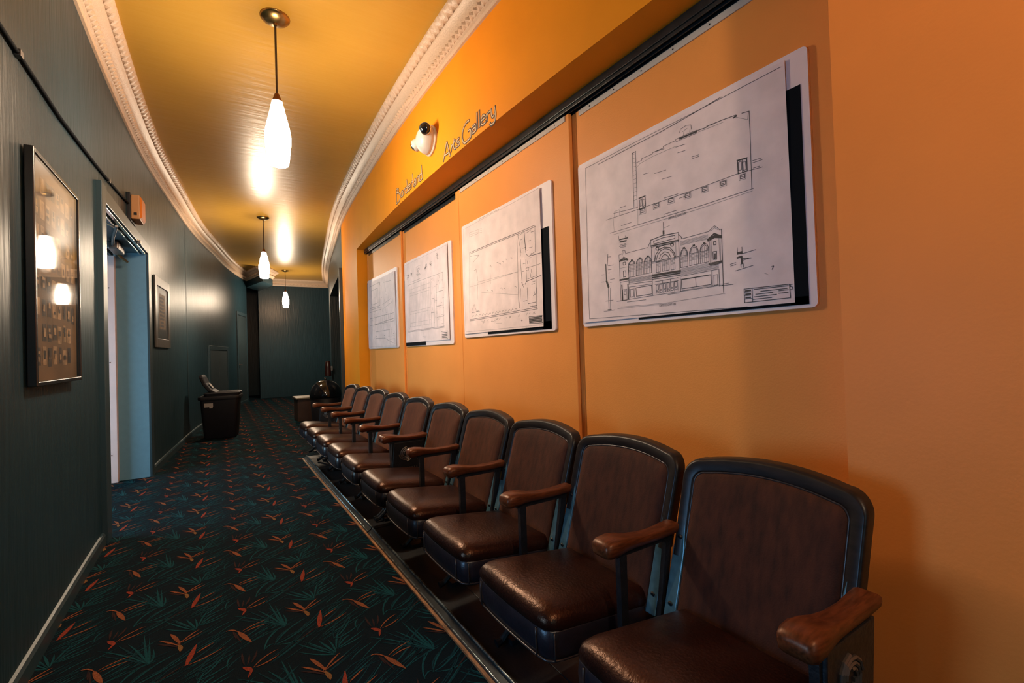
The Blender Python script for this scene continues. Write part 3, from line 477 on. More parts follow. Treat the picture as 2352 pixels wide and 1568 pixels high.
# ------------------------------------------------------------------ stroke lettering and line drawings
def wall_words(name, label, strokes):
    ys = [p[0] for s in strokes for p in s]; zs = [p[1] for s in strokes for p in s]
    yc = sum(ys)/len(ys); t = thing(name, label, 'lettering', PR(yc, min(zs), 0))
    def smooth(s):
        if len(s) < 3: return [Vector((s[0][0]+(s[1][0]-s[0][0])*k/4, s[0][1]+(s[1][1]-s[0][1])*k/4)) for k in range(5)]
        P = [Vector(p) for p in s]; o = []
        for i in range(len(P)-1):
            p0, p1, p2, p3 = P[max(0, i-1)], P[i], P[i+1], P[min(len(P)-1, i+2)]
            for k in range(5):
                u = k/5; o.append(.5*((2*p1)+(-p0+p2)*u+(2*p0-5*p1+4*p2-p3)*u*u+(-p0+3*p1-3*p2+p3)*u**3))
        o.append(P[-1]); return o
    for nm, wd, off, m_, ext in (('letter_outline', .0200, .0016, M['letter_dark'], .004), ('letter_fill', .0068, .0028, M['letter_fill'], 0)):
        mb = MB()
        for s in strokes:
            P = smooth([(y, z+.018) for y, z in s])
            if ext:
                d0 = (P[0]-P[1]).normalized(); d1 = (P[-1]-P[-2]).normalized(); P = [P[0]+d0*ext]+P+[P[-1]+d1*ext]
            n = len(P); L = []; R = []
            for i in range(n):
                tt = (P[min(n-1, i+1)]-P[max(0, i-1)]); tt = tt.normalized() if tt.length > 0 else Vector((1, 0))
                q = Vector((-tt.y, tt.x))*wd*.5
                L.append(PR(P[i].x+q.x, P[i].y+q.y, off)); R.append(PR(P[i].x-q.x, P[i].y-q.y, off))
            b0 = [p + nR(p.y)*(-off-.001) for p in L]; b1 = [p + nR(p.y)*(-off-.001) for p in R]
            mb.loft([[L[i], R[i], b1[i], b0[i]] for i in range(n)], True, True)
        mb.build(nm, m_, t)
wall_words('wall_lettering', 'outlined lettering Borderland on the orange header, left of the white security camera', DATA['BO'])
wall_words('wall_lettering', 'outlined lettering Arts Gallery on the orange header, right of the white security camera', DATA['AG'])

GL = {'A': '0,0,3,7,6,0|1,2.5,5,2.5', 'C': '6,6,4,7,2,7,0,5,0,2,2,0,4,0,6,1', 'E': '6,0,0,0,0,7,6,7|0,3.5,4,3.5', 'F': '0,0,0,7,6,7|0,3.5,4,3.5', 'H': '0,0,0,7|6,0,6,7|0,3.5,6,3.5', 'I': '3,0,3,7', 'L': '0,7,0,0,5,0', 'N': '0,0,0,7,6,0,6,7',
      'O': '3,0,0,2,0,5,3,7,6,5,6,2,3,0', 'R': '0,0,0,7,4,7,6,5.5,4,3.5,0,3.5|3,3.5,6,0', 'S': '6,6,3,7,0,5.5,6,2,3,0,0,1', 'T': '0,7,6,7|3,7,3,0', 'U': '0,7,0,2,3,0,6,2,6,7', 'V': '0,7,3,0,6,7',
      '5': '6,7,0,7,0,4,4,4.3,6,2.5,4,0,0,.5', '2': '0,6,3,7,6,5.5,0,0,6,0', '3': '0,7,6,7,3,4,6,2.5,4,0,0,.5', ' ': ''}
def text_lines(s, u0, v0, u1, hgt):
    adv = (u1-u0)/len(s); o = []
    for i, ch in enumerate(s):
        for st in GL[ch].split('|'):
            if not st: continue
            q = [float(k) for k in st.split(',')]
            o.append([1]+[c for k in range(0, len(q), 2) for c in (u0+adv*i+q[k]/6*adv*.72, v0+q[k+1]/7*hgt)])
    return o

def blueprint(label, yl, zb, W, H, lines, sheet, black, xf, name='elevation_drawing', curl=.0):
    # u runs from the far end (left in the photograph) to the near end, v upwards, millimetres in the traces
    t = thing(name, label, 'drawing', (xf+.012, yl-W/2, zb), 'architectural drawings on the sliding panels')
    Pq = lambda u, v, o: Vector((xf-o, yl-u, zb+v))
    b = MB()
    # board with small rounded corners
    r = .018; out_ = []
    for cx_, cy_, a0 in ((W-r, r, -90), (W-r, H-r, 0), (r, H-r, 90), (r, r, 180)):
        for k in range(5):
            a_ = math.radians(a0+22.5*k); out_.append((cx_+r*math.cos(a_), cy_+r*math.sin(a_)))
    b.loft([[Pq(u, v, -.012) for u, v in out_], [Pq(u, v, 0) for u, v in out_]], True, True)
    b.build('backing_board', M['board'], t)
    if black:
        k_ = MB()
        for (u0, v0, u1_, v1) in black:
            vs = [Pq(u0, v0, .0008), Pq(u1_, v0, .0008), Pq(u1_, v1, .0008), Pq(u0, v1, .0008)]; vs2 = [Pq(u0, v0, .0022), Pq(u1_, v0, .0022), Pq(u1_, v1, .0022), Pq(u0, v1, .0022)]
            k_.loft([vs, vs2], True, True)
        setk(k_.build('black_card', M['black_card'], t), 'black card strip showing beside the sheet')
    (s0, q0, s1, q1) = sheet
    wav = lambda u, v: .0052 + .0022*math.sin(u*9+v*5) + curl*max(0, (u-s0)/(s1-s0)-.80)**2*25*(.35+.65*(1-v/H))
    sh = MB(); nu, nv = 40, 28
    g_ = [[Pq(s0+(s1-s0)*i/nu, q0+(q1-q0)*j/nv, wav(s0+(s1-s0)*i/nu, q0+(q1-q0)*j/nv)) for j in range(nv+1)] for i in range(nu+1)]
    sh.add([p for r_ in g_ for p in r_], [(i*(nv+1)+j, (i+1)*(nv+1)+j, (i+1)*(nv+1)+j+1, i*(nv+1)+j+1) for i in range(nu) for j in range(nv)], 0)
    for ln in lines:
        wpx = ln[0]; c = ln[1:]; P = [Vector((c[i]/1000, c[i+1]/1000)) for i in range(0, len(c), 2)]
        wd = {1: .0014, 2: .0020, 3: .0027, 4: .0036}.get(wpx, wpx*.0012)
        for a_, b_ in zip(P[:-1], P[1:]):
            d_ = b_-a_
            if d_.length < 1e-6: continue
            nseg = max(1, int(d_.length/.03)); q = Vector((-d_.y, d_.x)).normalized()*wd*.5; ex = d_.normalized()*wd*.3
            for k in range(nseg):
                e0 = a_+d_*k/nseg - (ex if k == 0 else Vector((0, 0))); e1 = a_+d_*(k+1)/nseg + (ex if k == nseg-1 else Vector((0, 0)))
                if not all(s0 < e.x < s1 and q0 < e.y < q1 for e in (e0, e1)): continue
                sh.quad(*[Pq(e.x, e.y, wav(e.x, e.y)+.0007) for e in (e0+q, e1+q, e1-q, e0-q)], 2 if wpx == 1 else 1)
    sh.build('drawing_sheet', [M['paper'], M['ink'], M['ink_soft']], t, smooth=False)
    if True:
        tp = MB(); tp.box(xf-.006, xf-.004, yl-.004-.05, yl-.004, zb+H-.10, zb+H-.075)
    return t

FL = list(DATA['F'])
T_ = DATA['T']
FL += text_lines('NORTH ELEVATION', T_['north'][1], T_['north'][2]-2, T_['north'][3]+4, 10)
FL += text_lines('SOUTH ELEVATION', T_['south'][1], T_['south'][2], T_['south'][3]+4, 9)
FL += [[2]+l[1:] for l in text_lines('525', 1102, 68, 1132, 18)] + [[2]+l[1:] for l in text_lines('3', 1112, 42, 1122, 16)]
W1, H1 = 1.186, .889
blueprint('largest drawing, theatre front and side elevations, nearest the right edge', 1.957, 1.287, W1, H1, FL, (.012, .022, 1.115, .872), [(.40, .012, 1.160, .04), (1.10, .012, 1.160, .765)], 1.7035)
random.seed(8)
blueprint('second drawing from the right, a floor plan with a tall black strip beside it', 3.35, 1.278, W1, H1, DATA['P'], (.010, .030, 1.085, .872), [(.38, .012, 1.150, .06), (1.06, .012, 1.150, .62)], 1.6715, 'floor_plan_drawing', .010)
def plan2():
    o = []; a = lambda w_, *p: o.append([w_]+list(p)); R = random.Random(5)
    a(3, 90, 150, 1010, 150); a(3, 90, 160, 1010, 160); a(2, 95, 640, 1010, 640); a(3, 95, 150, 95, 600); a(3, 1000, 150, 1000, 640); a(2, 130, 200, 130, 600); a(2, 150, 200, 150, 600)
    a(2, 720, 160, 720, 640); a(2, 800, 160, 800, 640); a(3, 850, 160, 850, 560); a(3, 720, 300, 800, 300); a(3, 720, 430, 800, 430); a(3, 850, 350, 1000, 350); a(3, 850, 480, 1000, 480); a(2, 850, 250, 1000, 250)
    for i in range(13):
        x = 170+i*42
        for y in (560, 520, 330, 250): a(1, x, y, x, y+26); 
        a(1, x, 200, x, 620)
    for y in (200, 240, 330, 356, 520, 546, 586): a(1, 160, y, 710, y)
    for i in range(40):
        x = R.uniform(730, 990); y = R.uniform(170, 620); l = R.uniform(10, 40); a(2, x, y, x+(l if i % 2 else 0), y+(0 if i % 2 else l))
    for x, y, w_, h_ in ((70, 690, 90, 70), (190, 700, 60, 60), (360, 700, 130, 90), (560, 720, 90, 60), (700, 730, 60, 60), (860, 760, 60, 80)):
        for k in range(9): a(2, x+R.uniform(0, w_*.6), y+R.uniform(0, h_), x+R.uniform(w_*.5, w_), y+R.uniform(0, h_))
    a(1, 360, 700, 490, 700, 490, 790, 360, 790, 360, 700); a(2, 190, 660, 470, 660)
    a(3, 940, 50, 1085, 50, 1085, 115, 940, 115, 940, 50)
    for k in range(4): a(5, 955, 60+k*14, 1070, 60+k*14)
    a(1, 40, 30, 1105, 30, 1105, 860, 40, 860, 40, 30); a(2, 120, 170, 160, 210); a(1, 480, 90, 580, 90); a(1, 500, 75, 560, 75)
    return o
blueprint('third drawing from the right, a pale floor plan with rows of seats', 4.808, 1.238, W1, H1, plan2(), (.010, .040, 1.120, .880), [(-.004, .004, .55, .05), (-.004, .004, .02, .70)], 1.7035, 'floor_plan_drawing', .006)
def plan3():
    o = []; a = lambda w_, *p: o.append([w_]+list(p)); R = random.Random(9)
    for (x0, y0, x1, y1) in ((110, 520, 560, 800), (190, 560, 480, 740), (90, 470, 600, 500)): a(3, x0, y0, x1, y0, x1, y1, x0, y1, x0, y0)
    a(2, 640, 520, 960, 560, 1000, 760, 700, 780); a(2, 700, 470, 1000, 520)
    a(3, 90, 300, 1060, 300); a(3, 90, 390, 1060, 390); a(4, 300, 300, 1060, 330)
    for i in range(13): a(2, 110+i*75, 300, 110+i*75, 400)
    a(3, 90, 200, 90, 300); a(3, 330, 130, 350, 210, 900, 210, 880, 150); a(3, 330, 130, 700, 120, 1000, 60)
    for i in range(60):
        x = R.uniform(80, 1060); y = R.uniform(120, 820); l = R.uniform(10, 50); a(2 if i % 3 else 3, x, y, x+(l if i % 2 else 2), y+(0 if i % 2 else l))
    a(3, 900, 40, 1080, 40, 1080, 100, 900, 100, 900, 40); a(3, 960, 60, 1040, 60)
    a(1, 30, 25, 1110, 25, 1110, 860, 30, 860, 30, 25)
    return o
blueprint('farthest drawing, sections and elevations, at the far end of the recess', 6.165, 1.234, W1, H1, plan3(), (.010, .012, 1.135, .850), [(-.010, .55, .02, .86)], 1.6775, 'elevation_drawing', .004)

# ------------------------------------------------------------------ theatre seats
def back_outline(inset, z_bot, n_arc=10, arch=.022):
    # (lateral, z) from bottom far side over the top to the bottom near side
    hw = .262-inset; zt = .800-inset; r = max(.012, .058-inset*.6); pts = []
    for k in range(9): pts.append((hw*(1-.02*(1-k/8)), z_bot+(zt-r-z_bot)*k/8))
    for k in range(1, n_arc+1):
        a = math.pi/2*k/n_arc; pts.append((hw-r+r*math.cos(a), zt-r+r*math.sin(a)))
    m = 13
    for k in range(1, m):
        y = (hw-r)*(1-2*k/m); pts.append((y, zt+arch*(1-(y/(hw-r))**2)))
    pts += [(-y, z) for y, z in pts[9+n_arc-1::-1]]
    return pts
def back_x(y, z): return 1.175 + (z-.29)*.155/.515 + .022*(1-(y/.26)**2)     # concave, leaning back

def seat_master(yc):
    root = thing('theater_seat', '', 'chair', (1.05, yc, .03), 'folding theatre seats in two rows of five')
    V = lambda x, y, z: Vector((x, yc+y, z))
    # wooden frame around the back
    fo = back_outline(0, .50); fi = back_outline(.041, .50, arch=.019); mb = MB(); rings = []
    for (yo, zo), (yi, zi) in zip(fo, fi):
        r = []
        for f_, d in ((0, .036), (0, .006), (.03, -.002), (.12, -.007), (.2, -.008), (.80, -.007), (.90, -.005), (.98, .002), (1.0, .012), (1.0, .036)):
            y = yo+(yi-yo)*f_; z = zo+(zi-zo)*f_; r.append(V(back_x(y, z)+d, y, z))
        rings.append(r)
    mb.loft(rings, True, True)
    br = mb.build('backrest', M['wood'], root, smooth=True, auto=50)
    # upholstered pad
    po = back_outline(.040, .305, arch=.019); n = len(po)
    # add bottom edge points
    yb0, yb1 = po[-1][0], po[0][0]
    po = po + [(yb0+(yb1-yb0)*k/6, .305-.006*math.sin(math.pi*k/6)) for k in range(1, 6)]
    cz = .56; mb = MB(); rings = []
    for s, d in ((1.0, .014), (1.0, .004), (.985, -.004), (.95, -.011), (.86, -.017), (.7, -.021), (.45, -.023), (.2, -.024), (.02, -.024)):
        rings.append([V(back_x(y*s, cz+(z-cz)*s)+d, y*s, cz+(z-cz)*s) for y, z in po])
    mb.loft(rings, True, True)
    pad = mb.build('upholstered_pad', M['velvet'], br, smooth=True)
    mb = MB(); mb.tube([V(back_x(y, z)-.001, y, z) for y, z in po], .0036, 6, closed=True); mb.build('welt', M['piping'], pad, smooth=True)
    # plywood shell behind
    so = back_outline(.03, .31); mb = MB()
    mb.loft([[V(back_x(y, z)+.022, y, z) for y, z in so], [V(back_x(y, z)+.032, y, z) for y, z in so]], True, True); mb.build('back_shell', M['wood'], br)
    # steel wings along the lower back
    for sg in (-1, 1):
        mb = MB(); rings = []
        for k in range(8):
            z = .30+(.60-.30)*k/7; y = sg*.2385; wv = .021*(1 if k < 6 else 1-.25*(k-5))
            x = back_x(y, z)
            rings.append([V(x-.006, y-wv, z), V(x-.006, y+wv, z), V(x+.016, y+wv, z), V(x+.016, y-wv, z)])
        mb.loft(rings, True, True)
        wing = mb.build('side_wing', M['steel'], root, bevel=.003); wing['label'] = 'steel wing beside the back pad, daylight tint put into its colour'
        for z in (.36, .555):
            mb = MB(); mb.lathe([(.009, 0), (.007, .004), (.001, .005)], V(back_x(sg*.2385, z)-.006, sg*.2385, z), (-1, 0, -.3), 10); mb.build('screw', M['iron'], wing)
    # seat cushion with chamfered front corners
    def plan(s, ins=0.):
        hf, hr, xf, xb, c = .218-ins, .212-ins, .775+ins, 1.215-ins, .052
        P = []
        base = [(xb, hr), (xb, -hr), (xf+c, -hf), (xf+c*.35, -hf+c*.22), (xf+.004, -hf+c*.85), (xf, -hf+c*1.1)]
        side = [(xb-(xb-xf-c)*k/6, -hr+(hr-hf)*k/6) for k in range(0, 7)]
        cor = [(xf+c*.5, -hf+c*.10), (xf+c*.16, -hf+c*.36), (xf+.002, -hf+c*.95)]
        fr_ = [(xf-.006*math.sin(math.pi*k/8), (-hf+c*1.2)+(2*hf-2.4*c)*k/8) for k in range(9)]
        half = side+cor; P = half+fr_+[(x, -y) for x, y in reversed(half)]
        mx = (xf+xb)/2
        return [(mx+(x-mx)*s, y*s) for x, y in P]
    tilt = lambda x: .405 - (x-.775)*.12
    mb = MB(); rings = []
    for s, ins, dz in ((1, .003, -.046), (1, 0, -.036), (1, .000, -.022), (1, .004, -.009), (.985, .008, .001), (.95, .011, .010), (.88, .012, .018), (.76, .012, .025), (.58, .012, .030), (.34, .012, .033), (.05, .012, .034)):
        rings.append([V(x, y, tilt(x)+dz) for x, y in plan(s, ins)])
    mb.loft(rings, True, True); st = mb.build('seat', M['leather'], root, smooth=True)
    mb = MB(); rings = []
    for ins, dz in ((.004, -.040), (.0005, -.046), (-.002, -.075), (.000, -.110), (.006, -.128), (.014, -.138), (.05, -.142)):
        rings.append([V(x, y, tilt(x)+dz) for x, y in plan(1, ins)])
    mb.loft(rings, True, True); mb.build('seat_apron', M['apron'], st, smooth=True)
    mb = MB(); mb.tube([V(x, y, tilt(x)-.126) for x, y in plan(1, 0)], .0034, 6, closed=True)
    for sg in (-1, 1):
        for (x, y) in ((.775+.030, .218-.003), (.775-.001, .218-.052)): mb.tube([V(x-.002, sg*(y+.002), tilt(x)-.044), V(x-.003, sg*(y+.003), tilt(x)-.07), V(x-.001, sg*(y+.002), tilt(x)-.126)], .0026, 6)
    mb.build('piping', M['piping'], st, smooth=True)
    mb = MB()
    for sg in (-1, 1): mb.obox(V(1.14, sg*.185, .265), (.05, 0, 0), (0, .012, 0), (0, 0, .045))
    mb.tube([V(1.14, -.25, .25), V(1.14, .25, .25)], .011, 8); mb.build('seat_hinge', M['iron'], root)
    return root

def arm_parts(root, yc, ya, panel=None, foot=True):
    V = lambda x, y, z: Vector((x, ya+y, z))
    mb = MB(); rings = []
    st = [(.935, .030, .588, .018), (.940, .036, .600, .040), (.955, .039, .607, .052), (.985, .040, .609, .050), (1.02, .037, .604, .040), (1.06, .031, .595, .032), (1.11, .027, .589, .029), (1.17, .026, .588, .029), (1.22, .028, .591, .029), (1.262, .029, .594, .029)]
    for x, hw, zt, th in st:
        r = []
        for (fy, fz) in ((-.7, 0), (-.95, -.12), (-1, -.45), (-.9, -.9), (-.6, -1), (.6, -1), (.9, -.9), (1, -.45), (.95, -.12), (.7, 0)):
            r.append(V(x, fy*hw, zt+fz*th))
        rings.append(r)
    mb.loft(rings, True, True); mb.build('armrest', M['arm'], root, smooth=True, auto=60)
    mb = MB()
    # iron standard: arm rail, post, rear strut, foot with a curved front toe
    mb.obox(V(1.12, 0, .553), (.125, 0, 0), (0, .009, 0), (0, 0, .010))
    mb.loft([[V(1.008, -.010, z), V(1.036, -.010, z), V(1.036, .010, z), V(1.008, .010, z)] for z in (.03, .30, .565)], True, True)
    mb.loft([[V(x-.014, -.008, z), V(x+.014, -.008, z), V(x+.014, .008, z), V(x-.014, .008, z)] for x, z in ((1.17, .03), (1.19, .3), (1.235, .56))], True, True)
    mb.obox(V(1.09, 0, .25), (.08, 0, 0), (0, .008, 0), (0, 0, .018))
    mb.obox(V(1.09, 0, .040), (.15, 0, 0), (0, .028, 0), (0, 0, .010))
    mb.tube([V(1.02, 0, .25), V(.985, 0, .16), V(.955, 0, .09), (.91, ya, .052), V(.885, 0, .048)], [.013, .013, .012, .013, .016], 8)
    mb.build('standard', M['iron'], root, smooth=False)
    if panel:
        mb = MB(); y0 = ya+panel*.012
        ol = [(1.00, .10), (1.01, .40), (1.02, .55), (1.245, .55), (1.225, .40), (1.19, .25), (1.20, .10)]
        mb.loft([[Vector((x, y0-.007, z)) for x, z in ol], [Vector((x, y0+.007, z)) for x, z in ol]], True, True)
        pn = mb.build('end_panel', M['iron'], root, bevel=.004)
        mb = MB()
        for k in range(9): mb.obox((1.045+k*.017, y0+panel*.008, .345), (.0035, 0, 0), (0, .003, 0), (0, 0, .028))
        for k in range(4): mb.tube([(1.11+.055*math.cos(a_+k*1.57)*(1-a_/7), y0+panel*.008, .465+.05*math.sin(a_+k*1.57)*(1-a_/7)) for a_ in [q*.5 for q in range(10)]], .005, 6)
        mb.build('cast_ornament', M['hinge'], pn)

YC = [.765, 1.312, 1.858, 2.405, 2.952, 3.521, 4.068, 4.610, 5.152, 5.690]
NL = ['theatre seat closest to the camera, cut by the bottom edge', 'second theatre seat from the camera, beside the closest one', 'third theatre seat from the camera, in the middle of the near row', 'fourth theatre seat from the camera, last but one of the near row',
      'fifth theatre seat from the camera, at the far end of the near row', 'first theatre seat of the far row, beside the paired armrests', 'second theatre seat of the far row, counted from the camera', 'third theatre seat of the far row, in its middle', 'fourth theatre seat of the far row, last but one before the dark dome', 'farthest theatre seat, beside the dark domed bin']
master = seat_master(YC[0]); arm_parts(master, YC[0], YC[0]-.2725)
def kids(o): return [c for c in bpy.data.objects if c.parent == o]
def copy_tree(o, par=None):
    c = o.copy(); COL.objects.link(c)
    if par is not None: c.parent = par
    for k in kids(o): copy_tree(k, c)
    return c
roots = [master]
for i in range(1, 10):
    c = copy_tree(master); c.location = (1.05, YC[i], .03); roots.append(c)
for r_, l_ in zip(roots, NL): r_['label'] = l_
arm_parts(roots[4], YC[4], YC[4]+.2600, -1); arm_parts(roots[9], YC[9], YC[9]+.2725, -1)
def extra_panel(i, sg):
    # ornamented aisle end on the near side of a row
    ya = YC[i]-.2725; mb = MB(); y0 = ya-.014
    ol = [(1.00, .10), (1.01, .40), (1.02, .55), (1.245, .55), (1.225, .40), (1.19, .25), (1.20, .10)]
    mb.loft([[Vector((x, y0-.006, z)) for x, z in ol], [Vector((x, y0+.006, z)) for x, z in ol]], True, True)
    pn = mb.build('end_panel', M['iron'], roots[i], bevel=.004)
    mb = MB()
    for k in range(9): mb.obox((1.045+k*.017, y0-.007, .345), (.0035, 0, 0), (0, .003, 0), (0, 0, .028))
    for k in range(4): mb.tube([(1.11+.055*math.cos(a_+k*1.57)*(1-a_/7), y0-.008, .465+.05*math.sin(a_+k*1.57)*(1-a_/7)) for a_ in [q*.5 for q in range(10)]], .005, 6)
    mb.build('cast_ornament', M['hinge'], pn)
extra_panel(0, -1); extra_panel(5, -1)

# low platforms under the two rows
def platform(label, ya, yb, yf, notch):
    t = thing('seat_platform', label, 'platform', (1.15, (ya+yb)/2, 0))
    d = MB(); d.box(.845, 1.0, ya, yf, .002, .030); d.box(1.0, 1.49, ya, yb, .002, .030); d.build('deck', M['platform'], t, bevel=.004)
    n = MB(); n.loft([[Vector((x, y, z)) for x, z in ((.800, .004), (.803, .016), (.826, .030), (.829, .036), (.838, .037), (.842, .031), (.848, .030), (.848, .004))] for y in (ya+notch, yf)], True, True)
    ns = n.build('nosing', M['rail_dark'], t)
    l_ = MB(); l_.tube([(.834, ya+notch+.002, .0375), (.834, yf-.002, .0375)], .0048, 8); l_.tube([(.806, ya+notch+.002, .0185), (.806, yf-.002, .0185)], .0030, 8); l_.build('lip', M['nosing'], ns, smooth=True)
    e = MB(); e.box(.788, .801, ya, yf+.02, .001, .010); e.build('edge_strip', M['edge_wood'], t)
platform('low black platform under the near five theatre seats', .25, 3.10, 3.10, 0)
platform('low black platform under the far five theatre seats', 3.115, 6.15, 5.78, 0)

# ------------------------------------------------------------------ pendants
PN = [((.359, 3.35), 'nearest glass pendant lamp, hanging from the gold ceiling, largest in view'), ((.651, 8.35), 'middle-sized glass pendant lamp, the second along the gold ceiling'), ((1.515, 13.33), 'farthest and smallest glass pendant lamp, in front of the end wall'), ((.75, -1.15), 'glass pendant lamp hanging behind the camera position')]
pm = thing('pendant_lamp', PN[0][1], 'lamp', (*PN[0][0], CEIL), 'glass pendant lamps along the corridor')
px, py = PN[0][0]
b = MB(); b.lathe([(.090, 0), (.090, -.006), (.082, -.016), (.055, -.030), (.030, -.037), (.012, -.040), (.012, -.055), (.002, -.057)], (px, py, CEIL), (0, 0, 1), 36); b.build('canopy', M['brass'], pm, smooth=True, auto=40)
b = MB(); b.tube([(px, py, CEIL-.05), (px, py, 2.89)], .0065, 8); b.build('cord', M['cord'], pm)
b = MB(); b.lathe([(.010, 2.897), (.014, 2.892), (.030, 2.846), (.030, 2.842)], (px, py, 0), (0, 0, 1), 24); b.build('cap', M['bronze'], pm, smooth=True, auto=40)
b = MB(); b.lathe([(.026, 2.846), (.031, 2.842), (.042, 2.79), (.056, 2.73), (.068, 2.68), (.0765, 2.635), (.0785, 2.60), (.077, 2.565), (.072, 2.52), (.066, 2.47), (.061, 2.435), (.058, 2.428), (.048, 2.426)], (px, py, 0), (0, 0, 1), 36)
b.build('glass_shade', M['glass_lit'], pm, smooth=True)
sl = bpy.data.lights.new('bulb', 'SPOT'); sl.energy = BULB; sl.color = (1.0, .79, .57); sl.spot_size = math.radians(165); sl.spot_blend = .6; sl.shadow_soft_size = .045

for (p, l_) in PN[:3]:
    so_ = bpy.data.objects.new('bulb', sl); COL.objects.link(so_); so_.location = (*p, 2.405)
for (p, l_) in PN[1:]:
    c = copy_tree(pm); c.location = (*p, CEIL); c['label'] = l_

# ------------------------------------------------------------------ security camera
yc, zc = 3.33, 2.80
n = nR(yc); tt = tR(yc); o = PR(yc, zc)
t = thing('security_camera', 'white two-lens security camera on the orange header between the two words', 'camera', o)
b = MB(); b.lathe([(.112, 0), (.114, .012), (.108, .020)], o, n, 36); b.build('base_plate', M['white'], t, smooth=True, auto=40)
b = MB(); b.lathe([(.106, .018), (.104, .040), (.094, .068), (.074, .094), (.045, .110), (.015, .116), (.001, .117)], o, n, 36); hb = b.build('housing', M['white'], t, smooth=True)
b = MB(); b.lathe([(.005, 0), (.004, .002)], o+n*.098-Vector((0, 0, .062)), (n*.8-Vector((0, 0, .6))), 10); b.build('screw', M['frame_black'], hb)
for k, (dy, dz_, ax, lab) in enumerate(((-.085, .040, Vector((-.55, -.82, -.25)), 'black lens facing the camera side'), (.090, -.005, Vector((-.62, .70, -.33)), 'second lens facing away'))):
    c0 = o + n*.075 + tt*dy + Vector((0, 0, dz_)); ax = ax.normalized()
    b = MB(); b.lathe([(.044, -.03), (.046, .012), (.045, .030), (.042, .036), (.037, .034)], c0, ax, 32); tu = b.build('lens_turret', M['white'], t, smooth=True, auto=40); tu['label'] = lab
    b = MB(); b.lathe([(.0435, .030), (.0445, .036), (.041, .040), (.037, .037)], c0, ax, 32); b.build('lens_ring', M['chrome'], tu, smooth=True)
    b = MB(); b.lathe([(.038, .030), (.036, .040), (.029, .049), (.018, .055), (.001, .058)], c0, ax, 32); b.build('lens', M['black_gloss'], tu, smooth=True)

# ------------------------------------------------------------------ framed poster and small frame on the left wall
def framed(name, label, ya, yb, za, zb, depth, fw_, fm, seed, cards, yaw=0.):
    ym = (ya+yb)/2; a, b_ = PL(ya, 0), PL(yb, 0, yaw); tv = (b_-a); L = tv.length; tv.normalize(); nv = Vector((tv.y, -tv.x, 0))
    o = a; Pq = lambda u, v, d: o + tv*u + nv*d + Vector((0, 0, v))
    t = thing(name, label, 'picture', Pq(L/2, za, 0))
    def bx(mb, u0, u1_, v0, v1, d0, d1, mi=0):
        vs = [Pq(u0, v0, d0), Pq(u1_, v0, d0), Pq(u1_, v0, d1), Pq(u0, v0, d1)]
        mb.add(vs+[v+Vector((0, 0, v1-v0)) for v in vs], [(0, 1, 2, 3), (4, 7, 6, 5), (0, 4, 5, 1), (1, 5, 6, 2), (2, 6, 7, 3), (3, 7, 4, 0)], mi)
    f = MB(); d0 = .004
    bx(f, 0, fw_, za, zb, d0, depth); bx(f, L-fw_, L, za, zb, d0, depth); bx(f, fw_, L-fw_, za, za+fw_, d0, depth); bx(f, fw_, L-fw_, zb-fw_, zb, d0, depth)
    f.build('frame', fm, t, bevel=.003)
    p = MB(); bx(p, fw_*.5, L-fw_*.5, za+fw_*.5, zb-fw_*.5, d0, depth*.5, 0)
    R = random.Random(seed); dd = depth*.5+.0006
    if cards:
        rows, cols = 8, 8; u0, u1_, v0, v1 = fw_+.035, L-fw_-.03, za+.07, zb-.06
        for i in range(rows):
            for j in range(cols):
                if R.random() < .10: continue
                cw = (u1_-u0)/cols; ch = (v1-v0)/rows; x = u0+cw*(j+.5)+R.uniform(-.004, .004); y = v0+ch*(i+.5)+R.uniform(-.006, .006); w2, h2 = cw*.37*R.uniform(.8, 1.08), ch*.36*R.uniform(.85, 1.1)
                p.quad(Pq(x-w2, y-h2, dd), Pq(x+w2, y-h2, dd), Pq(x+w2, y+h2, dd), Pq(x-w2, y+h2, dd), 2 if R.random() < .55 else 1)
                for q in range(3):
                    w3 = w2*R.uniform(.3, .75); h3 = h2*R.uniform(.12, .35); yy = y+R.uniform(-.55, .55)*h2
                    p.quad(Pq(x-w3, yy-h3, dd+.0004*(q+1)), Pq(x+w3, yy-h3, dd+.0004*(q+1)), Pq(x+w3, yy+h3, dd+.0004*(q+1)), Pq(x-w3, yy+h3, dd+.0004*(q+1)), 1 if R.random() < .5 else 2)
    else:
        u0, u1_, v0, v1 = L*.30, L*.72, za+(zb-za)*.27, zb-(zb-za)*.22
        p.quad(Pq(u0, v0, dd), Pq(u1_, v0, dd), Pq(u1_, v1, dd), Pq(u0, v1, dd), 1)
        for k in range(9):
            y = v0+(v1-v0)*(k+.6)/10; q = R.uniform(.05, .3)*(u1_-u0); p.quad(Pq(u0+.02+q*.3, y, dd+.0005), Pq(u1_-.02-q, y, dd+.0005), Pq(u1_-.02-q, y+.022, dd+.0005), Pq(u0+.02+q*.3, y+.022, dd+.0005), 2)
    p.build('print', [M['print'] if cards else M['frame_grey'], M['print_pale'], M['print_dark']], t)
    g_ = MB(); bx(g_, fw_*.6, L-fw_*.6, za+fw_*.6, zb-fw_*.6, depth-.008, depth-.005); g_.build('glass', M['glass'], t)
framed('framed_poster', 'large black framed poster of many small cards, nearest on the left wall', 2.56, 3.28, 1.09, 2.05, .034, .018, M['frame_black'], 3, True, .0088)
framed('picture_frame', 'small grey framed notice on the left wall beyond the doorway', 6.32, 7.12, 1.32, 2.11, .022, .10, M['frame_grey'], 6, False)

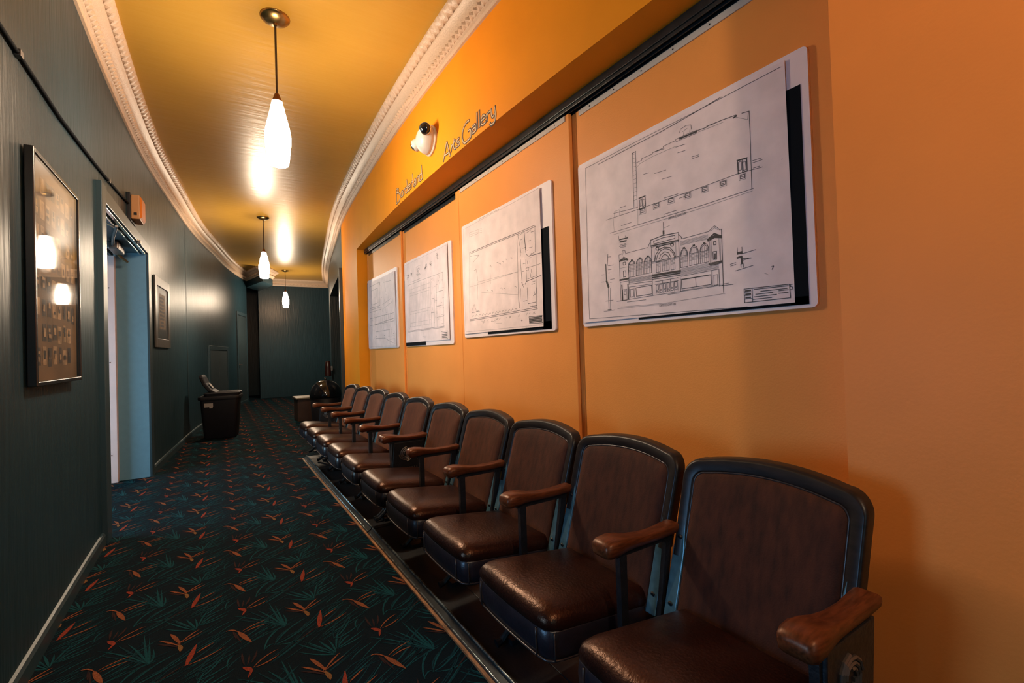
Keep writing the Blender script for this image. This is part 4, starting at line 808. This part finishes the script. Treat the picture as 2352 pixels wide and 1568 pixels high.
# fire alarm horn box and conduit
yb_ = 5.14; o = PL(yb_, 2.40); t = thing('alarm_box', 'tan wall alarm box with an orange-lit front above the left doorway', 'alarm box', o)
tv = tL(5.25); nv = nL(5.25)
b = MB(); b.obox(o+tv*.10+nv*.012+Vector((0, 0, .115)), tv*.125, nv*.012, Vector((0, 0, .122))); b.build('back_plate', M['bin'], t, bevel=.003)
b = MB(); q = lambda u, d, z: o+tv*u+nv*d+Vector((0, 0, z))
r0 = [q(-.005, .024, .012), q(.215, .024, .012), q(.215, .024, .222), q(-.005, .024, .222)]; r1 = [q(-.005, .085, .012), q(.215, .085, .012), q(.215, .085, .222), q(-.005, .085, .222)]
b.loft([r0, r1], True, True); b.build('housing', M['tan'], t, bevel=.006)
b = MB(); b.loft([[q(.0, .086, .02), q(.21, .086, .02), q(.21, .086, .215), q(.0, .086, .215)], [q(.02, .098, .035), q(.195, .098, .035), q(.195, .098, .20), q(.02, .098, .20)]], True, True); b.build('front_cover', M['horn_front'], t, bevel=.002)
b = MB(); b.obox(q(-.007, .055, .055), tv*.003, nv*.010, Vector((0, 0, .011))); b.build('side_port', M['frame_black'], t)
pts = [PL(y, 2.382+(y-2.36)*.012 if y < 3.1 else 2.391+(y-3.1)*.066, .008) for y in frange(-1, 4.85, .15)]
pts = [PL(y, 2.37+.02*max(0, y-2.2)/.9 if y < 3.1 else 2.39+(y-3.1)*.073, .009) for y in frange(-1., 5.13, .12)]
t = thing('conduit', 'thin dark conduit running along the left wall to the alarm box', 'conduit', pts[len(pts)//2])
b = MB(); b.tube(pts, .0085, 8); b.build('pipe', M['black_card'], t, smooth=True)
for y in (2.5, 4.35):
    z = 2.377 if y < 3.1 else 2.39+(y-3.1)*.073
    b = MB(); b.obox(PL(y, z, .010), tL(y)*.018, nL(y)*.011, Vector((0, 0, .013))); b.build('strap', M['hinge'], t, bevel=.002)

# ------------------------------------------------------------------ bins and dark things at the far end
bx_, by_ = .03, 8.30; ang = math.radians(-8)
def R2(x, y): return Vector((bx_+x*math.cos(ang)-y*math.sin(ang), by_+x*math.sin(ang)+y*math.cos(ang), 0))
def rrect(hx, hy, r, z, n=5):
    o = []
    for cx_, cy_, a0 in ((hx-r, -hy+r, -90), (hx-r, hy-r, 0), (-hx+r, hy-r, 90), (-hx+r, -hy+r, 180)):
        for k in range(n):
            a_ = math.radians(a0+90*k/(n-1)); p = R2(cx_+r*math.cos(a_), cy_+r*math.sin(a_)); p.z = z; o.append(p)
    return o
t = thing('waste_bin', 'tall dark plastic bin with its lid tipped open by the left wall', 'bin', (bx_, by_, 0))
b = MB(); b.loft([rrect(.195, .175, .04, .004), rrect(.205, .185, .04, .02), rrect(.245, .22, .05, .58), rrect(.235, .21, .05, .58), rrect(.20, .18, .04, .06)], True, True); bd_ = b.build('body', M['bin'], t, smooth=True, auto=40)
b = MB(); b.loft([rrect(.262, .238, .055, .572), rrect(.268, .244, .055, .60), rrect(.262, .238, .055, .622), rrect(.228, .205, .05, .622), rrect(.228, .205, .05, .575)], True, True); b.build('rim', M['bin'], t, smooth=True, auto=40)
b = MB(); b.loft([rrect(.22, .20, .05, .60), rrect(.23, .21, .05, .665), rrect(.20, .18, .05, .680)], True, True)
for v in range(len(b.v)):
    x, y, z = b.v[v]; b.v[v] = (x+.03, y, z)
b.build('inner_flap', M['bin'], t, smooth=True, auto=40)
# lid tipped up at the left end
b = MB(); rings = []
for k, (dx_, z, hw) in enumerate(((-.02, .665, .17), (-.10, .72, .18), (-.17, .82, .17), (-.205, .91, .15), (-.225, .945, .10))):
    rings.append([R2(dx_, -hw)+Vector((0, 0, z)), R2(dx_, hw)+Vector((0, 0, z)), R2(dx_-.045, hw)+Vector((0, 0, z-.02)), R2(dx_-.045, -hw)+Vector((0, 0, z-.02))])
b.loft(rings, True, True); ld = b.build('lid', M['bin'], t, bevel=.012)
b = MB(); b.add([R2(-.105, -.05)+Vector((.006, -.006, .742)), R2(-.105, .05)+Vector((.006, -.006, .742)), R2(-.155, .05)+Vector((.010, -.006, .81)), R2(-.155, -.05)+Vector((.010, -.006, .81))], [(0, 1, 2, 3)]); b.build('lid_label', M['pale_label'], ld)
b = MB(); b.obox(R2(-.13, -.2155)+Vector((0, 0, .50)), R2(.055, 0)-R2(0, 0), R2(0, .004)-R2(0, 0), Vector((0, 0, .028))); b.obox(R2(-.10, -.219)+Vector((0, 0, .485)), R2(.02, 0)-R2(0, 0), R2(0, .004)-R2(0, 0), Vector((0, 0, .03))); b.build('label', M['pale_label'], bd_)

dxx, dyy = 1.53, 8.38
t = thing('domed_bin', 'glossy black bin with a round domed top behind the far theatre seats', 'bin', (dxx, dyy, 0))
b = MB(); b.lathe([(0.205, 0.003), (0.221, 0.019), (0.243, 0.470), (0.240, 0.475)], (dxx, dyy, 0), (0, 0, 1), 40); b.build('body', M['bin'], t, smooth=True, auto=40)
b = MB(); b.lathe([(0.251, 0.461), (0.257, 0.489), (0.255, 0.526), (0.240, 0.592), (0.207, 0.658), (0.157, 0.710), (0.092, 0.741), (0.032, 0.752), (0.002, 0.752)], (dxx, dyy, 0), (0, 0, 1), 40); b.build('dome', M['black_gloss'], t, smooth=True)
b = MB(); b.lathe([(0.017, 0.747), (0.017, 0.766), (0.026, 0.775), (0.022, 0.788), (0.002, 0.791)], (dxx, dyy, 0), (0, 0, 1), 16); b.build('knob', M['chrome'], t, smooth=True)
t = thing('low_cabinet', 'low dark cabinet with a pale top beside the domed bin', 'cabinet', (1.36, 9.3, 0))
b = MB(); b.box(1.18, 1.54, 9.08, 9.55, .003, .40); b.build('carcass', M['dark_wood'], t, bevel=.006)
b = MB(); b.box(1.16, 1.56, 9.06, 9.57, .40, .425); b.build('top', M['pale_top'], t, bevel=.005)
t = thing('wall_canister', 'dark red tapered canister hung on the grey wall above the domed bin', 'canister', (0, 0, 0))
yq = 11.45; o = PR(yq, .68, .09)
t.location = o
b = MB(); b.lathe([(.060, 0), (.075, .012), (.066, .20), (.055, .33), (.040, .35), (.002, .352)], o, (0, 0, 1), 24); b.build('body', M['dark_red'], t, smooth=True, auto=40)
b = MB(); b.obox(PR(yq, .86, .02), tR(yq)*.03, nR(yq)*.03, Vector((0, 0, .05))); b.build('bracket', M['hinge'], t)
yq = 9.4; o = PR(yq, .66, -.41); t = thing('wall_box', 'dark brown wall box with a pale upright slot on the right wall', 'box', o)
tv, nv = tR(yq), nR(yq)
b = MB(); b.obox(o+nv*.04+Vector((0, 0, .26)), tv*.30, nv*.05, Vector((0, 0, .26))); b.build('housing', M['dark_wood'], t, bevel=.006)
b = MB(); b.obox(o+nv*.092+Vector((0, 0, .28)), tv*.045, nv*.004, Vector((0, 0, .10))); b.build('slot', M['hinge'], t)
